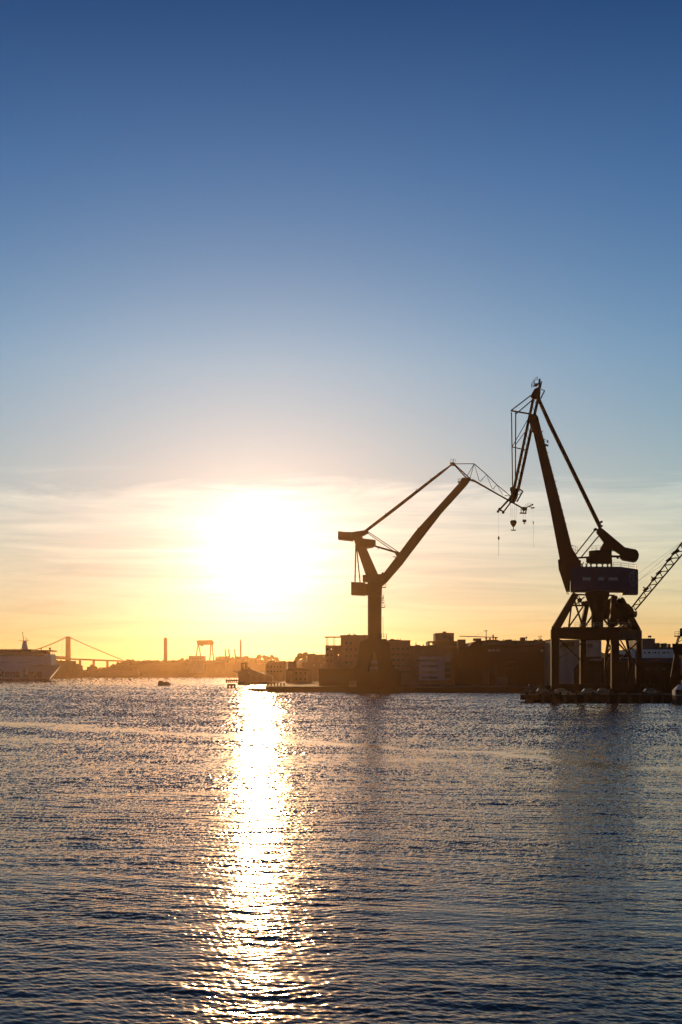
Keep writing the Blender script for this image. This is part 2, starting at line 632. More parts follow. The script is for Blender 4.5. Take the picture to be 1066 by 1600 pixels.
# ------------------------------------------------------------------ tall dark-red crane on the pier
def red_crane():
    global SLEW
    SLEW = 0.175
    Y = 385.0
    base = P(930, 1084, Y)
    t = thing('harbour_crane', 'tall rust red level luffing crane with navy blue machine house on four legged portal', 'crane', (base.x, Y, 2.0))
    D = 9.0                                             # half depth of the portal
    # portal: four legs, girder ring
    for px, dy in ((868.3, -D), (960, -D), (910.5, D), (999.5, D)):
        w_ = 11.5 if dy < 0 else 8.8
        top = P(px, 986, Y, dy)
        foot = Vector((top.x, Y + dy, 2.0))
        m = MB()
        m.beam(foot + Vector((0, 0, 1.2)), top, w_ * S(Y), 1.8)
        leg = m.build('leg', 'crane', t)
        b = MB()
        b.box(foot.x - 1.6, foot.x + 1.6, Y + dy - 2.2, Y + dy + 2.2, 2.0 + .35, 3.3)
        for q in (-1.5, -.5, .5, 1.5):
            b.tube((foot.x - .5, Y + dy + q, 2.35), (foot.x + .5, Y + dy + q, 2.35), .34, n=10)
        b.build('bogie', 'dark', leg)
    for a, b_, dy, d in ((862.8, 966, -D, 1.9), (906, 1003.2, D, 1.9)):
        g = MB()
        g.poly([(a, 985.2), (a + 2, 982.5), (b_ - 2, 982.5), (b_, 985.5), (b_, 999), (a, 999)], Y, dy - d / 2, dy + d / 2)
        g.build('girder', 'crane', t)
    for (a, a2) in ((868.3, 910.5), (960, 999.5)):
        g = MB()
        p, q = P(a, 991, Y, -D + .95), P(a2, 991, Y, D - .95)
        g.add([p + Vector((-.9, 0, -1.3)), p + Vector((.9, 0, -1.3)), p + Vector((.9, 0, 1.3)), p + Vector((-.9, 0, 1.3)),
               q + Vector((-.9, 0, -1.3)), q + Vector((.9, 0, -1.3)), q + Vector((.9, 0, 1.3)), q + Vector((-.9, 0, 1.3))],
              [(0, 1, 2, 3), (7, 6, 5, 4), (0, 4, 5, 1), (1, 5, 6, 2), (2, 6, 7, 3), (3, 7, 4, 0)])
        g.build('girder', 'crane', t)
    # inclined struts of the portal up to the slewing ring
    for a, b_, w_, dy0, dy1 in (((869.5, 984), (899, 930), 12.0, -D, -3.0), ((996.5, 984), (970.5, 936), 12.5, D, 3.0),
                                ((955, 984), (958, 934), 7.5, -D, -3.0), ((908.5, 983), (918, 940), 8.0, D, 3.0)):
        m = MB()
        m.beam(P(*a, Y, dy0), P(*b_, Y, dy1), w_ * S(Y), 1.5, w_ * .8 * S(Y), 1.3)
        m.build('strut', 'crane', t)
    # bracing, each bar a part
    for a, b_, w_, d0, d1 in (((889.5, 982), (893.5, 947), 2.2, -D, -5), ((896.5, 935), (911, 980), 2.6, -4, 3), ((910.5, 948), (890, 981), 2.2, 2, -D),
                              ((925, 963), (912, 981), 2.4, 0, 6), ((944, 968), (954, 982), 2.6, 0, -6), ((895, 947), (918, 947), 2.6, -4, -2),
                              ((897, 930), (915, 948), 1.6, -3, 2), ((913, 932), (899, 946), 1.6, 3, -2), ((905, 931), (905, 947), 1.2, 0, 0),
                              ((954, 935), (968, 956), 1.8, 0, 1), ((968, 934), (955, 952), 1.6, 0, 1), ((960, 933), (960, 950), 1.2, 1, 1),
                              ((966, 982), (986, 958), 2.0, 2, 4), ((972, 960), (986, 982), 1.8, 4, 6), ((952, 958), (976, 982), 1.8, -2, 3),
                              ((978, 962), (977, 983), 1.6, 0, 2), ((896, 929.5), (960, 931), 2.4, -2, -2),
                              ((947, 938), (952, 960), 1.6, 2, 3), ((953, 960), (975, 940), 1.8, 3, 1), ((963, 955), (992, 984), 2.0, 5, 8), ((945, 957), (985, 961), 2.6, 2, 4),
                              ((950, 972), (990, 975), 1.8, 3, 6), ((956, 984), (972, 962), 1.6, 5, 5), ((874, 999), (906, 1030), 1.6, -8, 8), ((914, 1000), (868, 1034), 1.6, 8, -8),
                              ((960, 1000), (1000, 1040), 2.0, -8, 8), ((1000, 1000), (961, 1038), 2.0, 8, -8), ((947, 984), (960, 1000), 2.0, 0, 0), ((912, 1000), (936, 984), 2.0, 8, 4)):
        m = MB()
        m.beam(P(*a, Y, d0), P(*b_, Y, d1), w_ * S(Y), .35)
        m.build('brace', 'dark', t)
    # slewing column
    c = P(933.5, 925, Y)
    m = MB()
    prof = [(1.55, 980), (1.6, 957.5), (3.0, 933), (3.3, 926)]
    m.lathe((c.x, Y, 0), [(1.62, P(0, 983, Y).z), (1.62, P(0, 957, Y).z), (2.6, P(0, 941, Y).z), (3.25, P(0, 931, Y).z), (3.25, P(0, 925.5, Y).z)], 20)
    m.build('slewing_column', 'dark', t, smooth=False)
    m = MB()
    m.poly([(880.5, 982), (985, 982), (985, 981.3), (880.5, 981.3)], Y, -D, D)
    m.build('walkway', 'dark', t)
    m = MB()
    m.rail([P(899, 981.3, Y, -D), P(985, 981.3, Y, -D)], 1.1, .06)
    m.build('handrail', 'grate', t)
    # machinery platforms below the house
    m = MB()
    m.poly([(943, 950), (978, 953), (978, 967), (943, 967)], Y, 1, 5)
    m.build('winch_box', 'dark', t)
    for px in ([(949, 958), (962, 955), (964, 968), (950, 970)], [(966, 944), (979, 948), (984, 958), (968, 957)], [(967, 966), (976, 967), (976, 975), (967, 974)],
               [(945, 938), (955, 933.5), (968, 937), (980, 954), (985, 966), (972, 969), (958, 962), (946, 960)], [(979, 958), (990, 966), (996, 978), (985, 974)],
               [(950, 973), (960, 973), (960, 979.5), (950, 979.5)], [(979, 972), (986, 974), (988, 980), (979, 979)]):
        m = MB()
        m.poly(px, Y, 3, 6)
        m.build('gear_box', 'dark', t)
    for k, (a, b_) in enumerate((((948, 1083), (958, 1062)), ((958, 1062), (948, 1041)), ((948, 1041), (958, 1020)), ((958, 1020), (948, 1000)))):
        for dy in (-1.2, .2):
            m = MB()
            m.beam(P(*a, Y, dy), P(*b_, Y, dy), .42, .2)
            m.build('stair_flight', 'dark', t)
    for cx, cy in ((961.5, 934), (968, 940), (906, 938), (912, 943), (970, 971), (962, 975)):
        p = P(cx, cy, Y)
        m = MB()
        m.tube(p + Vector((0, -.4, 0)), p + Vector((0, .4, 0)), .62, n=12)
        m.build('sheave', 'dark', t)
    # machine house
    m = MB()
    m.poly([(891.7, 887.2), (969.5, 887.2), (995, 891.0), (996.6, 892.5), (996.6, 928.7), (972.6, 928.7), (972, 925), (891.7, 924.6)], Y, -4.0, 4.0)
    house = m.build('machine_house', 'navy', t)
    for a, b_ in ((910.7, 923.3), (934.6, 943.7), (950.8, 964.8)):
        m = MB()
        m.poly([(a, 903.6), (b_, 903.6), (b_, 908.4), (a, 908.4)], Y, -4.06, -3.9)
        wn = m.build('window', 'lamp', house)
    m = MB()                                            # round emblem on the house end
    cc = P(989.3, 905, Y)
    n = 24
    ring = [(math.cos(2 * math.pi * k / n), math.sin(2 * math.pi * k / n)) for k in range(n)]
    rx, rz = 6.4 * S(Y), 12.0 * S(Y)
    vs = [(cc.x + a * rx - SLEW * 4.05, Y - 4.05, cc.z + b_ * rz) for a, b_ in ring] + [(cc.x + a * rx * .84 - SLEW * 4.05, Y - 4.05, cc.z + b_ * rz * .88) for a, b_ in ring]
    m.add(vs, [(k, (k + 1) % n, n + (k + 1) % n, n + k) for k in range(n)])
    for a, b_, w_ in (((989.3, 895), (989.3, 914), 1.0), ((984.5, 903), (994.2, 903), .9), ((985.5, 911), (989.3, 905), .9), ((993.2, 911), (989.3, 905), .9), ((986.5, 897.5), (992, 899.5), 1.2)):
        m.beam(P(*a, Y, -4.04), P(*b_, Y, -4.04), w_ * S(Y), .02)
    m.build('emblem', material('faded_emblem_paint', (.10, .10, .17), .6), house)
    m = MB()
    m.rail([P(958, 887.2, Y, -3.6), P(970, 887.6, Y, -3.6), P(994, 891, Y, -3.6), P(994, 891, Y, 3.6)], 1.15, .06, 1.5)
    m.build('handrail', 'grate', house)
    # A-frame deck with upper winch house
    for x in (908, 915, 922, 931, 940, 948):
        for xa, xb, dy in ((x, x + 4, -2), (x + 4, x, 2)):
            m = MB()
            m.beam(P(xa, 887.2, Y, dy), P(xb, 879.5, Y, dy), .24, .24)
            m.build('house_brace', 'dark', t)
    for x in (906.5, 955.3):
        for dy in (-2, 2):
            m = MB()
            m.beam(P(x, 887.2, Y, dy), P(x, 876, Y, dy), .4, .4)
            m.build('house_post', 'dark', t)
    m = MB()
    m.poly([(916, 873), (920.3, 872), (920.3, 862), (932, 860.5), (955.8, 861), (956.5, 880.2), (922, 880.2), (916, 878)], Y, -2.4, 2.4)
    uh = m.build('winch_house', 'dark', t)
    m = MB()
    m.rail([P(925, 861.3, Y, -2.2), P(938, 860.8, Y, -2.2)], 1.2, .06, 1.0)
    m.build('handrail', 'grate', uh)
    m = MB()
    m.beam(P(900.5, 871.8, Y), P(921, 870.6, Y), .45, .4)
    m.build('strut', 'dark', t)
    m = MB()
    m.poly([(956, 868.2), (968, 868.6), (968, 870.6), (956, 870.4)], Y, -1.5, 1.5)
    m.beam(P(957.5, 861, Y), P(964, 859, Y), .25, .25)
    m.poly([(962, 868), (967.5, 868), (967, 873), (964, 873)], Y, -.5, .5)
    m.build('service_platform', 'dark', t)
    # pivot tower carrying the rocker
    m = MB()
    m.poly([(943.5, 848), (937.4, 858.6), (937.2, 861), (957, 861), (957.5, 857), (950, 846)], Y, -1.6, 1.6)
    m.build('pivot_tower', 'crane', t)
    # rocker with counterweight
    m = MB()
    m.poly([(933, 828), (937, 824.4), (942, 826.8), (978.2, 857.2), (978, 872), (972.6, 874.6), (968.3, 871.8), (967.8, 866), (957.5, 859.2), (944, 848.8), (931.8, 832.4)], Y, -1.3, 1.3)
    rk = m.build('rocker', 'crane', t)
    m = MB()
    m.poly([(976, 856.2), (993.5, 859.6), (996.6, 862.5), (998.2, 867.5), (997.6, 872.5), (995, 876.4), (990.5, 878.2), (972.8, 875), (969, 872), (968.5, 864)], Y, -2.2, 2.2)
    m.build('counterweight', 'crane', rk)
    for cx, cy, r in ((930.3, 827.4, 2.3), (939.6, 815.6, 1.8), (940.5, 822, 1.2)):
        p = P(cx, cy, Y)
        m = MB()
        m.tube(p + Vector((0, -.7, 0)), p + Vector((0, .7, 0)), r * S(Y), n=12)
        m.build('sheave', 'dark', rk)
    for a, b_ in (((929.2, 828.8), (899.4, 866.3)), ((935.2, 838), (908, 871))):
        m = MB()
        m.beam(P(*a, Y), P(*b_, Y), 1.7 * S(Y), .5)
        m.build('luffing_rod', 'crane', t)
    # main boom
    m = MB()
    m.poly([(825.8, 646.5), (831, 648.8), (838.8, 649.5), (841.3, 653), (845.7, 671), (872.8, 773), (894.2, 857), (899.4, 866), (907.5, 879), (908, 889), (893, 889),
            (893, 897), (894.5, 907), (891, 907), (890.6, 924.5), (884.6, 923.8), (873.4, 890.5), (872, 876), (874.8, 874.4), (860.6, 800), (833.7, 677), (829.6, 671)], Y, -2.0, 2.0)
    boom = m.build('boom', 'crane', t)
    m = MB()
    for k in range(17):                                  # stepping irons and lamps along the boom's back
        f = k / 16
        p = P(846.5 + f * 46, 676 + f * 178, Y, random.uniform(-1.5, 1.5))
        m.tube(p, p + Vector((random.uniform(.2, .55), 0, random.uniform(.1, .5))), .09, n=4)
    m.build('stepping_irons', 'dark', boom)['kind'] = 'stuff'
    m = MB()
    m.poly([(849.5, 693.5), (857, 696), (856.8, 696.9), (849.5, 694.6)], Y, -1.2, 1.2)
    m.rail([P(851, 694, Y, -1.2), P(857, 695.8, Y, -1.2)], 1.1, .06, .8)
    m.tube(P(855.5, 689, Y, -1), P(856.5, 692.5, Y, -1), .18, n=6)
    m.build('boom_platform', 'dark', boom)
    m = MB()
    m.rail([P(895.5, 863, Y, -1.5), P(902.5, 866.5, Y, -1.5)], 1.8, .06, .5)
    m.build('handrail', 'grate', boom)
    m = MB()
    for dx in (0, 2.2):
        m.tube(P(879.2 + dx, 907, Y, -1.5 + dx * .3), P(886.5 + dx, 929, Y, -1.5 + dx * .3), .09, n=4)
    for k in range(12):
        f = k / 11
        m.tube(P(879.2 + 7.3 * f, 907 + 22 * f, Y, -1.5), P(881.4 + 7.3 * f, 907 + 22 * f, Y, -.84), .06, n=4)
    m.build('ladder', 'dark', boom)
    # tie bar at the back
    m = MB()
    m.beam(P(841, 622, Y), P(859, 662, Y), 4.6 * S(Y), .8, 5.4 * S(Y), .9)
    m.beam(P(859, 662, Y), P(938.6, 825, Y), 5.4 * S(Y), .9, 5.4 * S(Y), .9)
    m.build('tie_bar', 'crane', t)
    # head of the jib
    m = MB()
    m.poly([(841.5, 606), (844.7, 608.5), (843.8, 622.5), (833.5, 623), (829.2, 620.4), (835.3, 609)], Y, -1.2, 1.2)
    m.poly([(841.3, 607), (841.8, 593), (844.6, 591.6), (844.9, 594), (844.6, 608)], Y, -.5, .5)
    m.build('jib_head', 'crane', t)
    m = MB()
    m.rail([P(831, 606, Y, -1), P(835, 600, Y, -1), P(840, 595.5, Y, -1)], 1.0, .07, .7)
    m.rail([P(831, 606, Y, 1), P(835, 600, Y, 1)], 1.0, .07, .7)
    m.beam(P(834, 603.5, Y), P(841.5, 599.5, Y), .25, 1.6)
    m.ball(P(837.8, 601.5, Y), .5, 8, 5)
    m.beam(P(846.5, 596, Y), P(844.6, 606, Y), .3, .3)
    m.build('head_platform', 'dark', t)
    m = MB()
    m.beam(P(844.5, 607.4, Y), P(851, 610.4, Y), .18, .18)
    m.beam(P(851, 610.4, Y), P(845, 623, Y), .32, .5)
    m.build('service_ladder', 'grate', t)
    # jib: two side frames
    for a, b_, w_, w2, dy in (((834.3, 622), (803.5, 766), 4.0, 4.2, -1.3), ((840.4, 622), (809, 766), 4.2, 4.6, 1.3)):
        m = MB()
        m.beam(P(*a, Y, dy), P(*b_, Y, dy), w_ * S(Y), .6, w2 * S(Y), .6)
        m.build('jib_chord', 'crane', t)
    bars = [((829.6, 619.5), (799, 643), 1.7), ((833, 622.5), (806.5, 645), 1.7), ((798.6, 643), (828, 648), 2.2), ((799, 643), (800.8, 772), 1.6),
            ((806.4, 645), (805.8, 750), 1.7), ((824.5, 654), (800.2, 696.5), 1.1), ((820.3, 677), (806, 696.5), 1.1), ((799.6, 697), (821.5, 702), 1.4)]
    for i, (a, b_, w_) in enumerate(bars):
        m = MB()
        m.beam(P(*a, Y, -1.3 if i % 2 == 0 else 1.3), P(*b_, Y, -1.3 if i % 2 == 0 else 1.3), w_ * S(Y), .3)
        m.build('jib_bar', 'crane', t)
    m = MB()
    for k in range(13):
        f0, f1 = k / 13, (k + 1) / 13
        a = P(834.3 - 30.8 * f0, 622 + 144 * f0, Y, -1.3)
        b_ = P(840.4 - 31.4 * f1, 622 + 144 * f1, Y, 1.3)
        m.tube(a, b_, .07, n=4)
    m.build('lacing', 'dark', t)
    # jib foot: sheave nest and twin tip legs
    m = MB()
    m.poly([(798, 763), (801.5, 761.5), (803, 764), (810.5, 764), (808.5, 776), (806, 781.5), (803, 785.5), (796, 784.5), (794.5, 781), (799, 774)], Y, -1.6, 1.6)
    m.poly([(797.6, 763), (801.5, 761.8), (801.5, 768), (797.6, 768)], Y, -1.8, -1.0)
    m.build('jib_tip', 'dark', t)
    for a, b_, w_, dy in (((796.5, 780.5), (778.6, 800), 3.2, -1.2), ((798.5, 783), (786, 800), 2.4, 1.2)):
        m = MB()
        m.beam(P(*a, Y, dy), P(*b_, Y, dy), w_ * S(Y), .6, w_ * .8 * S(Y), .6)
        m.build('tip_leg', 'crane', t)
    m = MB()
    m.beam(P(780.5, 797, Y, -1.2), P(787, 798.8, Y, 1.2), .35, .35)
    for cx, cy, dy in ((778.8, 800, -1.2), (786, 800, 1.2), (781, 796.2, -1.2)):
        p = P(cx, cy, Y, dy)
        m.tube(p + Vector((0, -.4, 0)), p + Vector((0, .4, 0)), .34, n=10)
    m.build('tip_sheave', 'dark', t)
    m = MB()
    m.beam(P(810, 763, Y), P(817.2, 768, Y), .3, .5)
    m.beam(P(817, 767.8, Y), P(807.8, 784, Y), .36, .6)
    m.beam(P(809.8, 772.6, Y), P(814.5, 771.5, Y), .14, .14)
    m.beam(P(809.8, 766, Y), P(814.6, 771.5, Y), .12, .12)
    m.build('tip_bracket', 'crane', t)


red_crane()
SLEW = 0.0


# ------------------------------------------------------------------ orange-brown crane on the quay
def column_crane():
    global SLEW
    SLEW = 0.055
    Y = 560.0
    base = P(585.5, 1074, Y)
    t = thing('harbour_crane', 'orange brown column crane with folded truss jib standing on arched base beside the low sheds', 'crane', (base.x, Y, 2.2))
    s = S(Y)
    m = MB()
    # flared base with an arched way through, front and back
    m.poly([(574.9, 999), (563.5, 1003.8), (560.8, 1022), (558.8, 1040), (551, 1045), (542, 1047.6), (542, 1049), (575.6, 1049), (577.2, 1040), (580.6, 1028), (583.5, 1019.5),
            (585.3, 1018), (587.0, 1019.5), (589, 1028), (591.2, 1040), (592.4, 1049), (627, 1049), (619, 1045.5), (613, 1041), (610.6, 1027), (609.6, 1005.3), (596.3, 999)], Y, -6, 6)
    m.poly([(542, 1049.05), (627, 1049.05), (627, 1073), (542, 1073)], Y, -6, 6)
    m.build('portal_base', 'crane2', t)
    m = MB()
    c = P(585.6, 1000, Y)
    m.lathe((c.x, Y, 0), [(10.85 * s, P(0, 1001, Y).z), (10.85 * s, P(0, 931, Y).z)], 24)
    col = m.build('column', 'crane2', t)
    for yy, a, h in ((917.8, 7.0, 1), (934.5, 3.5, 0), (942, 4.0, 1), (949, 5.5, 1), (937.5, 2.5, 0)):
        m = MB()
        p = P(596.2, yy, Y)
        m.box(p.x, p.x + a * s, Y - 1.2, Y + 1.2, p.z - .15, p.z + .1)
        m.rail([(p.x + .3, Y - 1.1, p.z), (p.x + a * s, Y - 1.1, p.z), (p.x + a * s, Y + 1.1, p.z)], 1.15, .06, .9)
        m.build('column_platform', 'dark', t)
    m = MB()
    for d in (0, .6):
        m.tube(P(598.4, 964, Y, d), P(599, 996, Y, d), .10, n=4)
    for k in range(26):
        m.tube(P(598.4 + .6 * k / 25, 964 + 32 * k / 25, Y), P(598.4 + .6 * k / 25, 964 + 32 * k / 25, Y, .6), .07, n=4)
    m.build('ladder', 'dark', t)
    m = MB()
    m.rail([P(597, 998.5, Y, -3), P(604, 999, Y, -3), P(604, 999, Y, 3)], 2.0, .08, .8)
    m.box(P(597, 0, Y).x, P(604.2, 0, Y).x, Y - 3.2, Y + 3.2, P(0, 1001.5, Y).z, P(0, 998.6, Y).z)
    m.build('base_platform', 'dark', t)
    # slewing part
    m = MB()
    m.poly([(575, 909), (597, 909), (597, 916), (596.4, 931.4), (575, 931.4)], Y, -2.9, 2.9)
    m.build('slewing_frame', 'crane2', t)
    m = MB()
    m.poly([(567.4, 899.2), (598.4, 897.6), (601, 905), (596, 909.6), (567.4, 909.4)], Y, -3.4, 3.4)
    m.build('machine_house', 'crane2', t)
    m = MB()
    m.poly([(549.3, 909.9), (570.6, 911), (570.6, 930.6), (549.3, 929.6)], Y, -3.2, 3.2)
    m.poly([(570.6, 912.5), (575, 912.5), (575, 930), (570.6, 930)], Y, -2.4, 2.4)
    m.build('counterweight', 'crane2', t)
    for a, b_ in (((556.2, 852), (554.9, 909.6)), ((557.4, 855), (562.8, 910.2))):
        for dy in (-2.4, 2.4):
            m = MB()
            m.tube(P(*a, Y, dy), P(*b_, Y, dy), .16, n=6)
            m.build('hanger', 'dark', t)
    # leaning tower
    m = MB()
    m.poly([(552.4, 841), (566.5, 839), (573, 856.9), (590.9, 897.4), (592, 899), (571.8, 899)], Y, -2.6, 2.6)
    m.build('tower', 'crane2', t)
    m = MB()
    m.poly([(563, 842), (566, 842.2), (587, 844.6), (587, 852.4), (582, 855), (573, 856.4), (560, 856)], Y, -3.2, 3.2)
    m.build('upper_house', 'crane2', t)
    # rocker with counterweight
    m = MB()
    m.poly([(547.8, 832.3), (567.8, 829.3), (573.5, 829.5), (576.5, 831.5), (575.2, 833.4), (565, 838.6), (560, 843), (553.6, 843), (551, 845.4), (549, 843)], Y, -1.6, 1.6)
    rk = m.build('rocker', 'crane2', t)
    m = MB()
    m.poly([(529, 831), (540, 832.2), (549.6, 832.4), (551, 845.3), (528.6, 842.8)], Y, -3.0, 3.0)
    m.build('counterweight', 'crane2', rk)
    m = MB()
    m.beam(P(570, 831, Y), P(612, 799, Y), 4.4 * s, 1.0, 5.0 * s, 1.1)
    m.beam(P(612, 799, Y), P(690, 738.2, Y), 5.0 * s, 1.1, 4.0 * s, .9)
    m.beam(P(690, 738.2, Y), P(707, 725.2, Y), 4.0 * s, .9, 1.8 * s, .5)
    m.build('tie_bar', 'crane2', t)
    m = MB()
    for px, py in ((651, 765.5), (602.5, 803), (673, 748.5)):
        m.tube(P(px, py, Y), P(px - .6, py - 2.2, Y), .12, n=4)
    m.build('stepping_irons', 'dark', t)['kind'] = 'stuff'
    for a, b_ in (((576.4, 831.6), (625, 864)), ((575.2, 833.4), (614, 860.5))):
        m = MB()
        m.beam(P(*a, Y), P(*b_, Y), 1.1 * s, .4)
        m.build('stay', 'dark', t)
    m = MB()
    m.beam(P(586.5, 853.5, Y), P(626, 865, Y), 2.6 * s, .7, 3.2 * s, .7)
    m.beam(P(590.8, 855, Y), P(591.2, 858.2, Y), .3, .3)
    m.poly([(616.5, 863), (623, 862.5), (624, 866.5), (619.5, 868.6)], Y, -.8, .8)
    m.poly([(614, 869.6), (619.5, 870), (619.5, 870.8), (614, 870.4)], Y, -.8, .8)
    m.build('luffing_strut', 'dark', t)
    # boom
    m = MB()
    m.poly([(591, 898.4), (599, 897.2), (624, 864.4), (648.6, 831.7), (717.6, 755.4), (719.5, 752), (722, 747.2), (731, 747.6), (735.3, 749.8), (729.9, 757.6),
            (690, 801.7), (640, 866.6), (629.4, 881), (603.5, 911), (596.5, 916.2), (594, 910)], Y, -1.9, 1.9)
    boom = m.build('boom', 'crane2', t)
    m = MB()
    m.rail([P(715.6, 753, Y, -1.8), P(720.5, 753, Y, -1.8)], 1.0, .07, .6)
    m.poly([(715.4, 752.8), (721, 752.8), (721, 753.6), (715.4, 753.6)], Y, -1.8, 1.8)
    m.build('boom_platform', 'dark', boom)
    m = MB()
    m.beam(P(652.4, 828.6, Y), P(654, 824.6, Y), .5, .5)
    m.poly([(651, 828.4), (656, 825.6), (656, 828), (651.5, 830)], Y, -1, 1)
    m.build('boom_lamp', 'dark', boom)
    m = MB()
    m.ball(P(598, 895.9, Y), .5, 8, 5)
    m.build('foot_lamp', 'dark', boom)
    # folded truss jib: two side frames
    W_ = 2.0
    bars = []
    for dy in (-W_, W_):
        k = 0 if dy < 0 else 1
        bars += [((707.5 + k * 4, 725.2), (728 + k * 8, 747.5), 1.5, dy, dy), ((737 + k * 2, 750.6 - k * 2.6), (818 - k * 1.5, 796 - k * 3), 2.2 if dy < 0 else 1.4, dy, dy)]
    bars += [((706.5, 724.8), (741, 724.6), 1.0, 0, 0), ((741, 724.6), (760.5, 741.6), 1.15, 0, 0), ((760.5, 741.6), (776.3, 757.3), 1.1, 0, 0), ((776.3, 757.3), (799, 776), 1.0, 0, 0),
             ((741, 724.6), (730.3, 744), .95, 0, -W_), ((741, 724.6), (735, 745.5), .95, 0, W_), ((728, 747), (741, 752), 2.6, 0, 0)]
    for a, b_, w_, d0, d1 in bars:
        m = MB()
        m.beam(P(*a, Y, d0), P(*b_, Y, d1), w_ * s, .35)
        m.build('jib_bar', 'crane2', t)
    m = MB()
    for (a, b_) in (((741.5, 725.5), (748.5, 752.5)), ((760, 742), (750, 753)), ((760.4, 742), (768.6, 764.5)), ((776, 757.5), (769.6, 765)), ((776.5, 758), (785.2, 774)), ((797, 775), (788.5, 775))):
        for d in (-W_, W_):
            m.beam(P(*a, Y, 0), P(b_[0] + (1.2 if d > 0 else 0), b_[1] - (1.5 if d > 0 else 0), Y, d), .55 * s, .14)
    for k in range(18):
        f, g = k / 18, (k + 1) / 18
        m.tube(P(737 + 81 * f, 750.6 + 45.4 * f, Y, -W_), P(739 + 77.5 * g, 748 + 45 * g, Y, W_), .07, n=4)
    for k in range(5):
        f, g = k / 5, (k + 1) / 5
        m.tube(P(708 + 20 * f, 725.8 + 22 * f, Y, -W_), P(712 + 24 * g, 725.5 + 22 * g, Y, W_), .08, n=4)
    m.build('lacing', 'dark', t)
    m = MB()
    m.poly([(702.8, 724), (709, 723.4), (712, 725.6), (709, 727.2), (704, 726)], Y, -2.2, 2.2)
    m.rail([P(703.5, 724, Y, -2), P(712, 724, Y, -2)], 1.3, .06, .8)
    m.tube(P(708.5, 724, Y), P(708.7, 716.5, Y), .09, n=4)
    m.build('jib_head', 'crane2', t)
    # jib tip with sheaves, platform and lamp arm
    m = MB()
    m.poly([(815, 793), (818, 792.6), (822, 793.4), (824.5, 792.4), (822.5, 796.5), (818.8, 798.2), (816, 796.2)], Y, -1.8, 1.8)
    m.build('jib_tip', 'dark', t)
    m = MB()
    m.beam(P(820, 794.2, Y), P(832, 788.6, Y), 1.5 * s, .5)
    m.beam(P(827, 791.6, Y), P(834, 793.6, Y), 1.0 * s, .4)
    for cx, cy, r in ((832, 788.6, 1.4), (831.5, 793.8, 1.2), (834.3, 793.4, 1.1)):
        p = P(cx, cy, Y)
        m.tube(p + Vector((0, -.5, 0)), p + Vector((0, .5, 0)), r * s, n=10)
    m.build('lamp_arm', 'dark', t)
    m = MB()
    m.poly([(812.3, 801.2), (822.8, 801.6), (822.8, 802.5), (812.3, 802)], Y, -1.4, 1.4)
    m.beam(P(814.2, 794, Y), P(814.6, 801.5, Y), .25, .25)
    m.beam(P(819.5, 797, Y), P(816.8, 801.8, Y), .3, .3)
    m.beam(P(823.5, 795, Y), P(820.8, 802, Y), .36, .36)
    m.rail([P(820.5, 793.5, Y, -1.2), P(828.5, 790.5, Y, -1.2)], 1.1, .05, .8)
    m.build('tip_platform', 'dark', t)


column_crane()
SLEW = 0.0


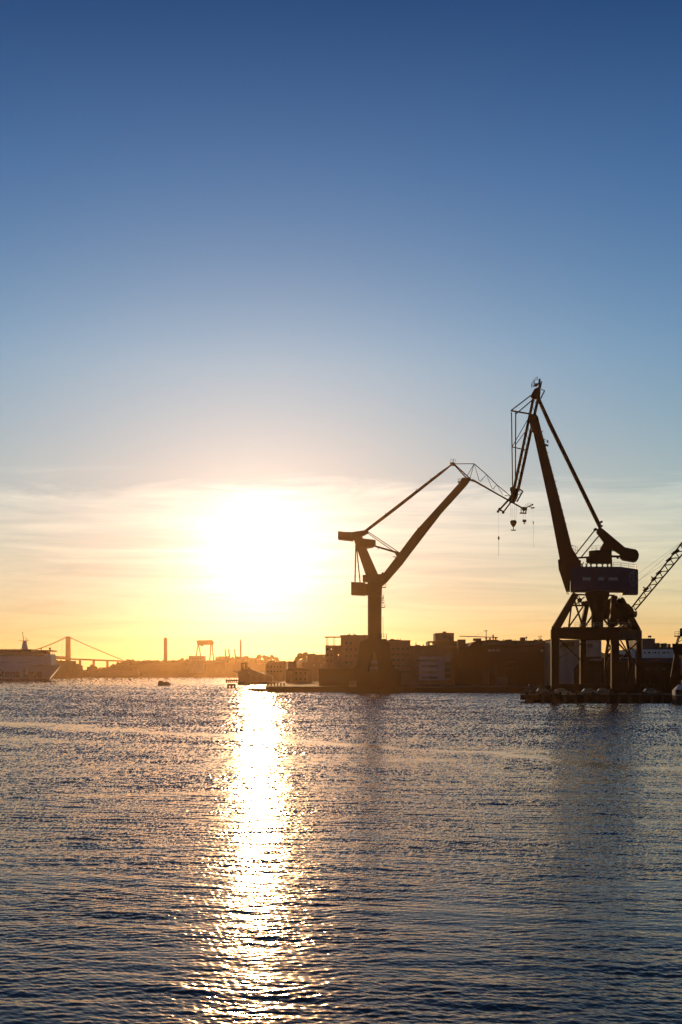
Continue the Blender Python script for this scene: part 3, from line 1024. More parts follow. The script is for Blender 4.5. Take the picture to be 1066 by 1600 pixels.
# ------------------------------------------------------------------ hooks hanging from the jibs
def hook_block():
    global SLEW
    SLEW = 0.12
    Y = 560.0
    s = S(Y)
    c = P(802.4, 817, Y)
    t = thing('crane_hook', 'large pear shaped hook block with double hook hanging on four wires between the two jibs', 'crane hook', c)
    m = MB()
    prof = [(.35, -1.55), (.55, -1.3), (1.05, -.55), (1.27, .1), (1.25, .55), (1.0, .95), (.55, 1.05)]
    m.lathe(c, prof, 14)
    m.build('pulley_block', 'dark', t)
    m = MB()
    m.tube(c + Vector((0, 0, -1.5)), c + Vector((0, 0, -2.8)), .16, n=8)
    for sgn in (-1, 1):
        pts = [c + Vector((sgn * x, 0, z)) for x, z in ((0, -2.6), (.12, -2.85), (.4, -3.05), (.72, -3.0), (.9, -2.72), (.92, -2.45))]
        for k, (a, b_) in enumerate(zip(pts, pts[1:])):
            m.tube(a, b_, .24 - .03 * k, .21 - .03 * k, n=8)
    m.build('double_hook', 'dark', t)
    for x, yt in ((797.7, 782.6), (800.3, 784.2), (804.6, 787), (807.6, 788.8)):
        m = MB()
        m.tube(P(x, yt, Y), P(802.4 + (x - 802.6) * .75, 813.5, Y), .045, n=4)
        m.build('wire', 'rope', t)
    c = P(819.6, 813.9, Y)
    t = thing('crane_hook', 'small square hook block hanging below the truss jib end beside the bigger pear shaped block', 'crane hook', c)
    m = MB()
    m.poly([(816.8, 812), (822.4, 812), (822.6, 815), (821.4, 816), (817.8, 816), (816.6, 815)], Y, -.45, .45)
    m.build('pulley_block', 'dark', t)
    m = MB()
    m.tube(c + Vector((0, 0, -.4)), c + Vector((0, 0, -1.1)), .14, n=8)
    for sgn in (-1, 1):
        m.tube(c + Vector((0, 0, -1.1)), c + Vector((sgn * .36, 0, -1.2)), .13, .1, n=6)
        m.tube(c + Vector((sgn * .36, 0, -1.2)), c + Vector((sgn * .4, 0, -1.0)), .1, .06, n=6)
    m.build('double_hook', 'dark', t)
    for x in (818.2, 820.9):
        m = MB()
        m.tube(P(x, 797.4, Y), P(x, 812.2, Y), .04, n=4)
        m.build('wire', 'rope', t)
    for px, pt, pb, pe, Yh, lab, wd in ((833.4, 793.6, 816.5, 856, 560, 'thin weighted hoist line hanging from the lamp arm of the truss jib', 1.3),
                                        (779.4, 800, 840.6, 869.5, 385, 'weighted hoist line hanging below the twin legged jib tip of the red crane', 2.6)):
        c = P(px, pb, Yh)
        t = thing('hoist_line', lab, 'hoist line', c)
        m = MB()
        q = S(Yh)
        m.lathe(c, [(.3 * wd * q, -2.8 * q), (.5 * wd * q, -1.8 * q), (.5 * wd * q, 1.4 * q), (.25 * wd * q, 2.6 * q)], 8)
        m.build('ball_weight', 'dark', t)
        for a, b_, r in ((pt, pb - 2.5, .018), (pb + 2.5, pe, .055)):
            m = MB()
            m.tube(P(px, a, Yh), P(px, b_, Yh), r, n=4)
            m.build('wire', 'rope', t)


hook_block()
SLEW = 0.0


# ------------------------------------------------------------------ lattice boom crane behind the portal
def lattice_crane():
    global SLEW
    SLEW = 0.2
    Y = 430.0
    s = S(Y)
    foot = P(968, 1075, Y)
    t = thing('lattice_boom_crane', 'smaller crane with slanting dark lattice boom behind the navy machine house', 'crane', (foot.x, Y, 2.0))
    a0, a1 = (986, 951), (1055, 862)
    b0, b1 = (992.5, 953.5), (1066, 866.5)

    def ext(p, q, f):
        return (p[0] + (q[0] - p[0]) * f, p[1] + (q[1] - p[1]) * f)
    for (p, q, f) in ((a0, a1, 2.1), (b0, b1, 2.0)):
        for dy in (-.9, .9):
            m = MB()
            m.beam(P(*p, Y, dy), P(*ext(p, q, f), Y, dy), 1.9 * s, .36)
            m.build('boom_chord', 'dark', t)
    m = MB()
    n = 34
    for k in range(n):
        f, g = 2.0 * k / n, 2.0 * (k + 1) / n
        for dy in (-.9, .9):
            if k % 2:
                m.tube(P(*ext(a0, a1, f), Y, dy), P(*ext(b0, b1, g), Y, dy), .11, n=4)
            else:
                m.tube(P(*ext(b0, b1, f), Y, dy), P(*ext(a0, a1, g), Y, dy), .11, n=4)
        m.tube(P(*ext(a0, a1, f), Y, -.9), P(*ext(a0, a1, g), Y, .9), .09, n=4)
    m.build('boom_lacing', 'dark', t)
    for f in (.34, .52, .63, .86, .98):
        p = P(*ext(a0, a1, f), Y)
        m = MB()
        m.beam(p + Vector((-.6, 0, -.5)), p + Vector((.6, 0, .5)), .75, 1.6)
        if f < .6:
            m.beam(p, p + Vector((-.8, 0, .7)), .3, .6)
        m.build('boom_fitting', 'dark', t)
    p = P(1057, 862.8, Y)
    m = MB()
    m.beam(p + Vector((-.8, 0, -.2)), p + Vector((.8, 0, .5)), .9, 1.2)
    m.build('boom_fitting', 'dark', t)
    m = MB()
    m.poly([(962, 940), (982, 944), (990, 952), (992, 962), (984, 972), (950, 974), (946, 958)], Y, -3, 3)
    m.build('upper_house', 'dark', t)
    m = MB()
    m.poly([(990.3, 955.5), (995.5, 955), (995.8, 961), (993.8, 964.8), (990.3, 964)], Y, -1.2, 1.2)
    cab = m.build('cab', 'dark', t)
    m = MB()
    m.poly([(991.4, 956.6), (994.8, 956.2), (994.8, 960.2), (991.4, 960.2)], Y, -1.26, -1.15)
    m.build('window', 'glass', cab)
    m = MB()
    for x0, x1 in ((955, 947), (975, 984)):
        for dy in (-4, 4):
            m.beam(P(x0, 974, Y, dy * .5), P(x1, 1025, Y, dy), .7, .7)
            q = P(x1, 1025, Y, dy)
            m.beam(q, Vector((q.x, q.y, 2.0)), .8, .8)
    for dy in (-4, 4):
        m.beam(P(947, 1025, Y, dy), P(984, 1025, Y, dy), .9, .7)
        m.beam(P(955, 976, Y, dy * .6), P(984, 1024, Y, dy), .3, .3)
        m.beam(P(975, 976, Y, dy * .6), P(947, 1024, Y, dy), .3, .3)
    m.build('tower', 'dark', t)
    for a, b_ in (((958, 925), (1130, 800)), ((962, 940), (1130, 790)), ((960, 930), (1150, 812))):
        m = MB()
        m.tube(P(*a, Y), P(*b_, Y), .035, n=4)
        m.build('luffing_wire', 'rope', t)


lattice_crane()
SLEW = 0.0


def quay_tower():
    global SLEW
    SLEW = 0.235
    Y = 400.0
    t = thing('quay_crane_tower', 'dark crane tower with railed platform and cab beside the small white canopied boat', 'crane', (P(1064, 0, Y).x, Y, 2.0))
    m = MB()
    m.poly([(1062.3, 983), (1063.5, 981.8), (1080, 981.8), (1080, 990), (1062.3, 990)], Y, -1.6, 1.6)
    cab = m.build('cab', 'dark', t)
    m = MB()
    m.poly([(1064, 983.4), (1071, 983.4), (1071, 987.5), (1064, 987.5)], Y, -1.66, -1.5)
    m.build('window', 'glass', cab)
    m = MB()
    m.poly([(1053.8, 993.4), (1085, 993.4), (1085, 994.6), (1053.8, 994.6)], Y, -2.5, 2.5)
    m.poly([(1062, 990), (1078, 990), (1078, 993.4), (1062, 993.4)], Y, -1.4, 1.4)
    m.build('platform', 'dark', t)
    m = MB()
    m.rail([P(1054.5, 993.4, Y, -2.4), P(1084, 993.4, Y, -2.4)], 1.1, .06, .9)
    m.build('handrail', 'grate', t)
    for x0, x1, dy in ((1060, 1056.5, -2), (1062, 1058.5, 2), (1074, 1086, -2), (1074, 1082, 2)):
        m = MB()
        m.beam(P(x0, 994.6, Y, dy), P(x1, 1006.5, Y, dy), .28, .28)
        m.build('leg', 'dark', t)
    m = MB()
    m.beam(P(1056.5, 1006, Y, -2), P(1074, 994.6, Y, -2), .16, .16)
    m.beam(P(1060, 994.6, Y, -2), P(1080, 1006, Y, -2), .16, .16)
    m.build('brace', 'dark', t)
    m = MB()
    m.poly([(1050.5, 1006), (1090, 1006), (1090, 1024), (1054, 1024), (1051, 1015)], Y, -3, 3)
    m.build('gearbox_house', 'dark', t)
    for x0, x1, dy in ((1056, 1050, -4), (1058, 1056, 4), (1086, 1092, -4), (1084, 1090, 4)):
        q = P(x1, 1060, Y, dy)
        m = MB()
        m.beam(P(x0, 1024, Y, dy * .6), q, .9, .9)
        m.beam(q, Vector((q.x, q.y, 2.0)), .9, .9)
        m.build('leg', 'dark', t)
    m = MB()
    m.poly([(1051, 1054), (1092, 1054), (1092, 1062), (1050, 1062)], Y, -4.4, 4.4)
    m.build('portal_girder', 'dark', t)


quay_tower()
SLEW = 0.0


# ------------------------------------------------------------------ buildings on the quay
def block(t, name, mat, Y, depth, x0, x1, y0, y1=None, z0=2.2, holes=(), d0=0.0):
    a, b_ = P(x0, y0, Y), P(x1, y0, Y)
    zb = z0 if y1 is None else P(0, y1, Y).z
    hs = [(P(h[0], 0, Y).x, P(h[1], 0, Y).x, P(0, h[3], Y).z, P(0, h[2], Y).z) for h in holes]
    m = MB()
    m.holed(a.x, b_.x, zb, a.z, Y + d0, Y + d0 + depth, hs)
    return m.build(name, mat, t)


def pane_row(t, Y, xs, y0, y1, mat='glass', name='window', d=.06):
    for a, b_ in xs:
        m = MB()
        m.poly([(a, y0), (b_, y0), (b_, y1), (a, y1)], Y, -d, .15)
        m.build(name, mat, t)


def roofline(t, Y, x0, x1, y, depth, seed, n=8, hmax=1.6):
    """small vents, boxes and pipes standing on a flat roof"""
    r = random.Random(seed)
    for _ in range(n):
        x = r.uniform(x0, x1)
        p = P(x, y, Y, r.uniform(1, min(depth, 12) - .5))
        p.x, p.z = P(x, y, Y).x, P(x, y, Y).z
        m = MB()
        if r.random() < .5:
            w_ = r.uniform(.4, 1.6)
            m.box(p.x - w_, p.x + w_, p.y - .6, p.y + .6, p.z, p.z + r.uniform(.3, hmax * .7))
        else:
            m.tube(p, p + Vector((0, 0, r.uniform(.6, hmax))), r.uniform(.08, .22), n=6)
        m.build('roof_vent', 'roof', t)


def buildings():
    global SLEW
    # stepped apartment block left of the column crane
    Y = 690
    t = thing('apartment_block', 'stepped orange brown apartment block with open roof frame behind the column crane base', 'building', (P(545, 0, Y).x, Y, 2.2))
    block(t, 'wall', 'brick', Y, 16, 508.5, 532.5, 1008.3, 1060, holes=[(528, 530, 1022, 1025.2), (528.2, 529.8, 1030.5, 1034), (517, 518.6, 1012.6, 1015)])
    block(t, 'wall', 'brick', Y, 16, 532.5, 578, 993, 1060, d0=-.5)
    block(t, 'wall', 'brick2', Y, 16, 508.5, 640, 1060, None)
    block(t, 'roof_slab', 'roof', Y, 16.6, 531.5, 578, 992.3, 993, d0=-.8)
    block(t, 'wall', 'brick', Y, 16, 578, 606, 1002, 1060, d0=.5)
    block(t, 'balcony_band', 'lilac', Y, .8, 576, 606, 1032.5, 1037, d0=-.5)
    block(t, 'balcony_band', 'lilac', Y, .8, 576, 606, 1042.2, 1045, d0=-.5)
    m = MB()
    m.poly([(507, 994.3), (533, 994.3), (533, 995.6), (507, 995.6)], Y, 2, 12)
    for x in (510.5, 512.5, 521.5, 523.5):
        for dy in (2.4, 11.6):
            m.beam(P(x, 1008.3, Y, dy), P(x, 995.4, Y, dy), .22, .22)
    m.build('roof_frame', 'roof', t)
    for a, b_, c, d in ((511, 513.4, 1013, 1016), (511, 513.4, 1022, 1025), (511, 513.4, 1031, 1034), (517, 519, 1022, 1025), (517, 519, 1031, 1034), (540, 543, 1003, 1006.5), (547, 550, 1003, 1006.5), (540, 543, 1013, 1016.5), (547, 550, 1013, 1016.5), (540, 543, 1023, 1026.5), (547, 550, 1023, 1026.5), (540, 543, 1033, 1036.5), (547, 550, 1033, 1036.5), (555, 558, 1023, 1026.5), (555, 558, 1013, 1016.5)):
        q = MB()
        q.poly([(a, c), (b_, c), (b_, d), (a, d)], Y, -.62 if a > 532 else -.1, -.4 if a > 532 else .1)
        wn = q.build('window', 'glass', t)
        q = MB()
        q.poly([(a - .2, d), (b_ + .2, d), (b_ + .2, d + .35), (a - .2, d + .35)], Y, -.85 if a > 532 else -.3, -.5 if a > 532 else 0)
        q.build('sill', 'grey', wn)
    roofline(t, Y, 536, 572, 992.3, 12, 4, 7, 1.2)
    # low dark shed on the quay edge
    Y = 600
    t = thing('quay_shed', 'low flat roofed dark shed at the water edge below the stepped apartment block', 'shed', (P(520, 0, Y).x, Y, 2.2))
    block(t, 'wall', 'brick2', Y, 20, 498.3, 549, 1046, None)
    block(t, 'roof', 'roof', Y, 20.6, 497.8, 549.4, 1045, 1046, d0=-.3)
    pane_row(t, Y, [(502 + 6 * k, 505.5 + 6 * k) for k in range(7)], 1058, 1062)
    pane_row(t, Y, [(541, 546)], 1061, 1073, 'grey', 'door', .08)
    t = thing('harbour_hut', 'small pale hut at the foot of the column crane on the quay edge', 'hut', (P(551, 0, 552).x, 552, 2.2))
    block(t, 'wall', 'brick', 552, 4, 545.5, 557, 1064, None)
    block(t, 'roof', 'roof', 552, 4.6, 545, 557.5, 1063, 1064, d0=-.3)
    pane_row(t, 552, [(547, 549), (551, 553)], 1066.5, 1069)
    # office building right of the column crane
    Y = 650
    t = thing('office_building', 'wide office block with pale banded facade and dark window strips behind the column crane', 'building', (P(655, 0, Y).x, Y, 2.2))
    block(t, 'wall', 'brick', Y, 30, 598, 641.5, 1001, None, d0=.6)
    block(t, 'wall', 'brick', Y, 30, 641.5, 716, 1009.6, None, d0=.3)
    block(t, 'parapet', 'roof', Y, 30.4, 598, 641.8, 1000.2, 1001, d0=.4)
    block(t, 'parapet', 'roof', Y, 30.4, 641.5, 716, 1008.8, 1009.6, d0=.1)
    block(t, 'facade_panel', 'lilac', Y, .9, 655, 694, 1026, 1063, d0=-.6)
    pane_row(t, Y, [(650, 668), (668.4, 684.5)], 1030.4, 1033.8, 'glass', 'window', .75)
    pane_row(t, Y, [(658.5, 668), (668.4, 684.5)], 1039.3, 1042.2, 'glass', 'window', .75)
    pane_row(t, Y, [(658.5, 668), (668.4, 684.5)], 1048.6, 1052.2, 'glass', 'window', .75)
    pane_row(t, Y, [(658.5, 668), (668.4, 684.5)], 1057.5, 1060, 'glass', 'window', .75)
    m = MB()
    m.poly([(694.4, 1023.5), (705.4, 1019), (705.4, 1063), (694.4, 1063)], Y, -.8, .2)
    sw = m.build('stair_glazing', 'plaster', t)
    for k in range(4):
        q = MB()
        q.poly([(695.2, 1026 + 9 * k), (704.6, 1025 + 9 * k), (704.6, 1032.5 + 9 * k), (695.2, 1032.5 + 9 * k)], Y, -.86, -.7)
        q.build('pane', 'lamp' if k == 0 else 'grey', sw)
    pane_row(t, Y, [(605 + 7.4 * k, 609.6 + 7.4 * k) for k in range(5)], 1012, 1015, 'glass', 'window', -.5)
    pane_row(t, Y, [(605 + 7.4 * k, 609.6 + 7.4 * k) for k in range(5)], 1021, 1024, 'glass', 'window', -.5)
    pane_row(t, Y, [(613 + 7.4 * k, 617.6 + 7.4 * k) for k in range(4)], 1030, 1033, 'glass', 'window', -.5)
    pane_row(t, Y, [(613 + 7.4 * k, 617.6 + 7.4 * k) for k in range(4)], 1039, 1042, 'glass', 'window', -.5)
    pane_row(t, Y, [(613 + 7.4 * k, 617.6 + 7.4 * k) for k in range(4)], 1048, 1051, 'glass', 'window', -.5)
    roofline(t, Y, 605, 640, 1000.2, 12, 8, 7, .9)
    roofline(t, Y, 643, 664, 1008.8, 12, 12, 5, 2.2)
    # tower block behind
    Y = 740
    t = thing('tower_block', 'squat brown roof tower with small top hut rising above the office block', 'building', (P(695, 0, Y).x, Y, 2.2))
    block(t, 'wall', 'brick', Y, 16, 680.2, 709.6, 990.5, 1003, holes=[(708, 709, 990.9, 991.9), (681.3, 682.2, 990.9, 991.8)])
    m = MB()
    m.poly([(680.2, 989.4), (694, 988.4), (709.8, 989), (709.8, 990.5), (680.2, 990.5)], Y, 0, 16)
    m.build('roof', 'roof', t)
    block(t, 'roof_hut', 'roof', Y, 5, 693.5, 698, 986.4, 988.6, d0=3)
    block(t, 'wall', 'brick2', Y, 22, 668.6, 718.5, 1002, None, d0=-4, holes=[(671, 679, 1003.2, 1008.2)])
    pane_row(t, Y - 4, [(684 + 6 * k, 687.5 + 6 * k) for k in range(5)], 1004.5, 1007.4)
    # big hall
    Y = 630
    t = thing('shipyard_hall', 'huge dark brown shipyard hall with grey roof band and large door beside the office block', 'building', (P(790, 0, Y).x, Y, 2.2))
    m = MB()
    m.poly([(717, 1010.5), (733, 1010), (739, 1003.8), (746, 1001.2), (754, 1001), (754, 1075), (717, 1075)], Y, 0, 60)
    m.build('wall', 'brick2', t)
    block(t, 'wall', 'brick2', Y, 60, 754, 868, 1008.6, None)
    block(t, 'roof_band', 'grey', Y, 60, 754, 868, 1002, 1008.2, d0=.5)
    block(t, 'roof', 'roof', Y, 61, 753.6, 868.5, 1000.8, 1002, d0=-.2)
    for k in range(5):
        q = MB()
        q.poly([(762 + k * 22, 1002.4), (762.7 + k * 22, 1002.4), (762.7 + k * 22, 1008), (762 + k * 22, 1008)], Y, .3, .55)
        q.build('mullion', 'roof', t)
    pane_row(t, Y, [(763 + 6.2 * k, 768 + 6.2 * k) for k in range(3)] + [(845, 849), (852, 856), (857, 861)], 1015, 1018, 'lamp')
    pane_row(t, Y, [(782 + 6.2 * k, 787 + 6.2 * k) for k in range(10)], 1015, 1018, 'glass')
    for k in range(6):
        block(t, 'door_panel', 'dark', Y, .25, 717.5 + 7.4 * k, 724.5 + 7.4 * k, 1046.5, 1073, d0=-.2)
    block(t, 'downpipe', 'grey', Y, .4, 762.6, 763.8, 1048, 1072, d0=-.4)
    block(t, 'annex', 'grey', Y, 3, 774.5, 791.5, 1058, None, d0=-3.2)
    block(t, 'downpipe', 'grey', Y, .4, 774.5, 775.4, 1036, 1058, d0=-.5)
    block(t, 'downpipe', 'grey', Y, .4, 789.8, 790.7, 1034, 1058, d0=-.5)
    block(t, 'ledge', 'grey', Y, .5, 793, 806, 1034, 1034.8, d0=-.5)
    block(t, 'ledge', 'grey', Y, .5, 793, 802, 1044, 1044.8, d0=-.5)
    for a, b_, y0 in ((717, 729, 998.8), (742, 753.6, 997), (816.2, 823, 995.5), (761, 781, 999.3), (846, 850, 998.4), (856, 860, 999.6)):
        base_y = 1010.2 if a == 717 else 1000.9
        block(t, 'roof_plant', 'roof', Y, 5, a, b_, y0, base_y, d0=4)
    m = MB()
    m.tube(P(825.6, 1000.8, Y, 6), P(825.6, 994, Y, 6), .12, n=6)
    m.ball(P(825.6, 995.6, Y, 6), .42, 8, 5)
    m.build('antenna', 'roof', t)
    m = MB()
    for a, b_ in (((844, 999), (849, 993)), ((849.5, 999), (843.6, 993.8)), ((843.6, 993.8), (850, 993)), ((847, 998.8), (850, 994))):
        m.tube(P(*a, Y, 6), P(*b_, Y, 6), .1, n=4)
    m.build('antenna', 'roof', t)
    m = MB()
    for x, y in ((762, 997.5), (768, 998), (773, 991), (777, 997.4)):
        m.tube(P(x, 1001, Y, 6), P(x, y, Y, 6), .2 if x != 773 else .3, n=6)
        if x != 773:
            m.ball(P(x, y - .3, Y, 6), .5, 6, 4)
    m.build('vent_pipe', 'roof', t)
    roofline(t, Y, 790, 865, 1000.8, 12, 15, 10, .8)
    # distant tower crane over the roofs
    Y = 1000
    t = thing('tower_crane', 'slender far tower crane with horizontal jib showing over the shipyard hall roof', 'crane', (P(759.8, 0, Y).x, Y, 2.2))
    m = MB()
    m.beam(P(759.8, 1060, Y), P(759.8, 985.5, Y), .5, .5)
    m.build('mast', 'grate', t)
    m = MB()
    m.beam(P(718, 994, Y), P(778, 996, Y), .6, .6)
    m.build('jib', 'grate', t)
    m = MB()
    m.beam(P(757.2, 985.2, Y), P(762, 985.6, Y), .5, .8)
    m.tube(P(759.8, 985.4, Y), P(740, 994.6, Y), .08, n=4)
    m.build('apex', 'grate', t)
    # pale buildings seen through the portal
    Y = 590
    t = thing('pale_warehouse', 'pale grey warehouse seen through the red crane portal legs', 'building', (P(920, 0, Y).x, Y, 2.2))
    block(t, 'wall', 'plaster', Y, 30, 868, 905, 1000.5, None, d0=1)
    block(t, 'wall', 'plaster', Y, 30, 905, 940, 1000.8, 1026)
    block(t, 'wall', 'brick2', Y, 30, 905, 940, 1026, None)
    block(t, 'roof', 'roof', Y, 31, 868, 940, 999.6, 1000.5, d0=-.2)
    pane_row(t, Y, [(870.5, 873), (876, 880), (884, 888)], 1008, 1011.5, 'glass', 'window', -.9)
    pane_row(t, Y, [(873.5, 878)], 1016, 1019, 'lamp', 'window', -.9)
    pane_row(t, Y, [(873.5, 878)], 1026, 1029, 'lamp', 'window', -.9)
    pane_row(t, Y, [(929, 936)], 1005, 1007.5, 'lamp')
    pane_row(t, Y, [(929, 936)], 1009.5, 1011, 'lamp')
    pane_row(t, Y, [(918, 926)], 1006, 1012, 'grey', 'door')
    block(t, 'canopy', 'roof', Y, 3, 880, 896, 1003, 1010, d0=-2.2)
    Y = 520
    t = thing('terminal_building', 'long white building band with a row of small dark windows past the red crane legs', 'building', (P(1030, 0, Y).x, Y, 2.0))
    block(t, 'wall', 'grey', Y, 25, 1003.6, 1023.6, 998.4, 1014)
    block(t, 'roof', 'roof', Y, 25.4, 1003.2, 1024, 997.6, 998.4, d0=-.2)
    block(t, 'white_band', 'white', Y, 25, 985, 1054, 1014.6, 1028, d0=-.6)
    block(t, 'wall', 'grey', Y, 25, 1023.6, 1054, 1012, 1014.4)
    block(t, 'wall', 'navy', Y, 25, 940, 1064, 1028.2, 1040)
    block(t, 'wall', 'brick2', Y, 25, 940, 1064, 1040, None, d0=-.3, z0=2.0)
    block(t, 'roof', 'roof', Y, 26, 1023.6, 1054, 1011.3, 1012, d0=-.2)
    for a, b_ in ((1006, 1008.5), (1011.5, 1015.8), (1018.8, 1020.8), (1022, 1025.4), (1027.6, 1030.4), (1034.6, 1040), (1041.5, 1045.4)):
        q = MB()
        q.poly([(a, 1018.3), (b_, 1018.3), (b_, 1021), (a, 1021)], Y, -.68, -.5)
        q.build('window', 'glass', t)
    for a, b_, y0 in ((1026, 1029.5, 1004.6), (1029.8, 1034.8, 1004.2), (1036.4, 1041, 1005), (1041.4, 1046, 1004.6), (1048, 1052, 1005.6)):
        block(t, 'roof_plant', 'grey', Y, 5, a, b_, y0, 1011.3, d0=4)
    m = MB()
    m.poly([(1015.8, 992.8), (1020.8, 992.8), (1020.8, 995.6), (1015.8, 995.6)], Y, 3, 3.3)
    m.beam(P(1017, 997.6, Y, 3.15), P(1017, 995.5, Y, 3.15), .15, .15)
    m.beam(P(1019.6, 997.6, Y, 3.15), P(1019.6, 995.5, Y, 3.15), .15, .15)
    m.build('roof_panel', 'roof', t)
    # low dark hall on the pier behind the crane legs
    Y = 455
    t = thing('pier_shed', 'long low dark shed on the pier behind the red crane legs', 'shed', (P(985, 0, Y).x, Y, 2.0))
    m = MB()
    SLEW = .22
    m.poly([(897, 1046), (905, 1037), (925, 1033), (1050, 1036), (1050, 1079), (897, 1079)], Y, 0, 18)
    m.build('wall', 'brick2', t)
    m = MB()
    m.poly([(896, 1046), (904.6, 1036.2), (925, 1032.2), (1050.6, 1035.2), (1050.6, 1036), (925, 1033), (905, 1037), (897, 1047)], Y, -.5, 18.5)
    m.build('roof', 'roof', t)
    SLEW = 0.0
    for k in range(5):
        block(t, 'door', 'dark', Y, .25, 912 + 26 * k, 928 + 26 * k, 1055, 1078, z0=2, d0=-.2)
    pane_row(t, Y, [(905 + 13 * k, 910 + 13 * k) for k in range(11)], 1043, 1047)


buildings()


# ------------------------------------------------------------------ hazy buildings farther up the shore
def far_buildings():
    Y = 790
    t = thing('gabled_warehouse', 'brown waterside warehouse with square roof tower and two small windows', 'building', (P(467, 0, Y).x, Y, 2.2))
    hx = [(454.4, 456, 1049.6, 1053), (454.4, 456, 1061, 1064.5)]
    m = MB()
    hs = [(P(h[0], 0, Y).x, P(h[1], 0, Y).x, P(0, h[3], Y).z, P(0, h[2], Y).z) for h in hx]
    m.holed(P(446.4, 0, Y).x, P(487.3, 0, Y).x, 1.9, P(0, 1047.4, Y).z, Y, Y + 14, hs)
    m.build('wall', 'brick', t)
    m = MB()
    m.poly([(445.6, 1047.5), (455, 1044), (470, 1044), (488, 1047.5)], Y, -.4, 14.4)
    m.build('roof', 'roof', t)
    block(t, 'roof_tower', 'brick', Y, 8, 450.2, 462.5, 1034, 1046, d0=3)
    block(t, 'roof_tower_cap', 'roof', Y, 8.6, 449.8, 462.9, 1033.2, 1034, d0=2.7)
    pane_row(t, Y, [(462, 464), (469, 471), (476, 478)], 1050, 1053, 'brick2')
    pane_row(t, Y, [(462, 464), (469, 471), (476, 478)], 1060, 1063, 'brick2')
    Y = 1130
    t = thing('hazy_block', 'flat roofed hazy block with chamfered corner between the timber tower and the warehouse', 'building', (P(430, 0, Y).x, Y, 2.2))
    m = MB()
    m.poly([(415.2, 1038.8), (419.4, 1034.8), (445.8, 1033.8), (445.8, 1062), (415.2, 1062)], Y, 0, 30)
    m.build('wall', 'brick', t)
    pane_row(t, Y, [(418 + 5 * k, 420 + 5 * k) for k in range(5)], 1041, 1043, 'brick2')
    pane_row(t, Y, [(418 + 5 * k, 420 + 5 * k) for k in range(5)], 1048, 1050, 'brick2')
    roofline(t, Y, 420, 445, 1034, 12, 22, 6, 1.5)
    Y = 990
    t = thing('loading_shed', 'hazy loading shed with pitched roof and open timber frame tower by the jetty', 'shed', (P(392, 0, Y).x, Y, 1.0))
    m = MB()
    m.poly([(372.2, 1048), (384, 1047.2), (390.6, 1047.2), (390.6, 1066.6), (372.2, 1066.6)], Y, 0, 14)
    m.build('wall', 'brick', t)
    m = MB()
    m.poly([(390.6, 1046.4), (393, 1046), (414, 1054), (425, 1056), (425, 1067), (390.6, 1067)], Y, 1, 18)
    m.build('pitched_hall', 'brick', t)
    m = MB()
    for x in (377, 379.4, 383.4, 385.4):
        for dy in (1, 5):
            m.beam(P(x, 1047.5, Y, dy), P(x, 1036, Y, dy), .4, .4)
    m.poly([(376.4, 1035.6), (386, 1035.6), (386, 1037), (376.4, 1037)], Y, .5, 5.5)
    m.poly([(376.4, 1045.6), (386, 1045.6), (386, 1047.3), (376.4, 1047.3)], Y, .5, 5.5)
    m.build('frame_tower', 'timber', t)
    block(t, 'hoist_room', 'brick', Y, 6, 386, 390.4, 1042, 1047.6, z0=1)
    pane_row(t, Y, [(389, 390.2)], 1050, 1053, 'lamp')
    Y = 1010
    t = thing('terrace_house', 'hazy stepped house on the hill slope next to the stepped apartment block', 'building', (P(495, 0, Y).x, Y, 2.2))
    block(t, 'wall', 'brick', Y, 20, 480.5, 515, 1022.5, 1035, holes=[(505, 508.6, 1025.2, 1027.2), (504.8, 508.6, 1033.8, 1035)])
    block(t, 'wall', 'brick', Y, 24, 473, 515, 1035, 1050, d0=-2)
    block(t, 'wall', 'brick', Y, 26, 488, 515, 1050, None, d0=-4)
    pane_row(t, Y - 2, [(490, 492), (501, 502.4)], 1038, 1041, 'lamp')
    roofline(t, Y, 484, 512, 1022.5, 12, 31, 7, 2.0)


far_buildings()


ORD = ['first', 'second', 'third', 'fourth', 'fifth', 'sixth', 'seventh', 'eighth', 'ninth', 'tenth', 'eleventh', 'twelfth', 'thirteenth', 'fourteenth']


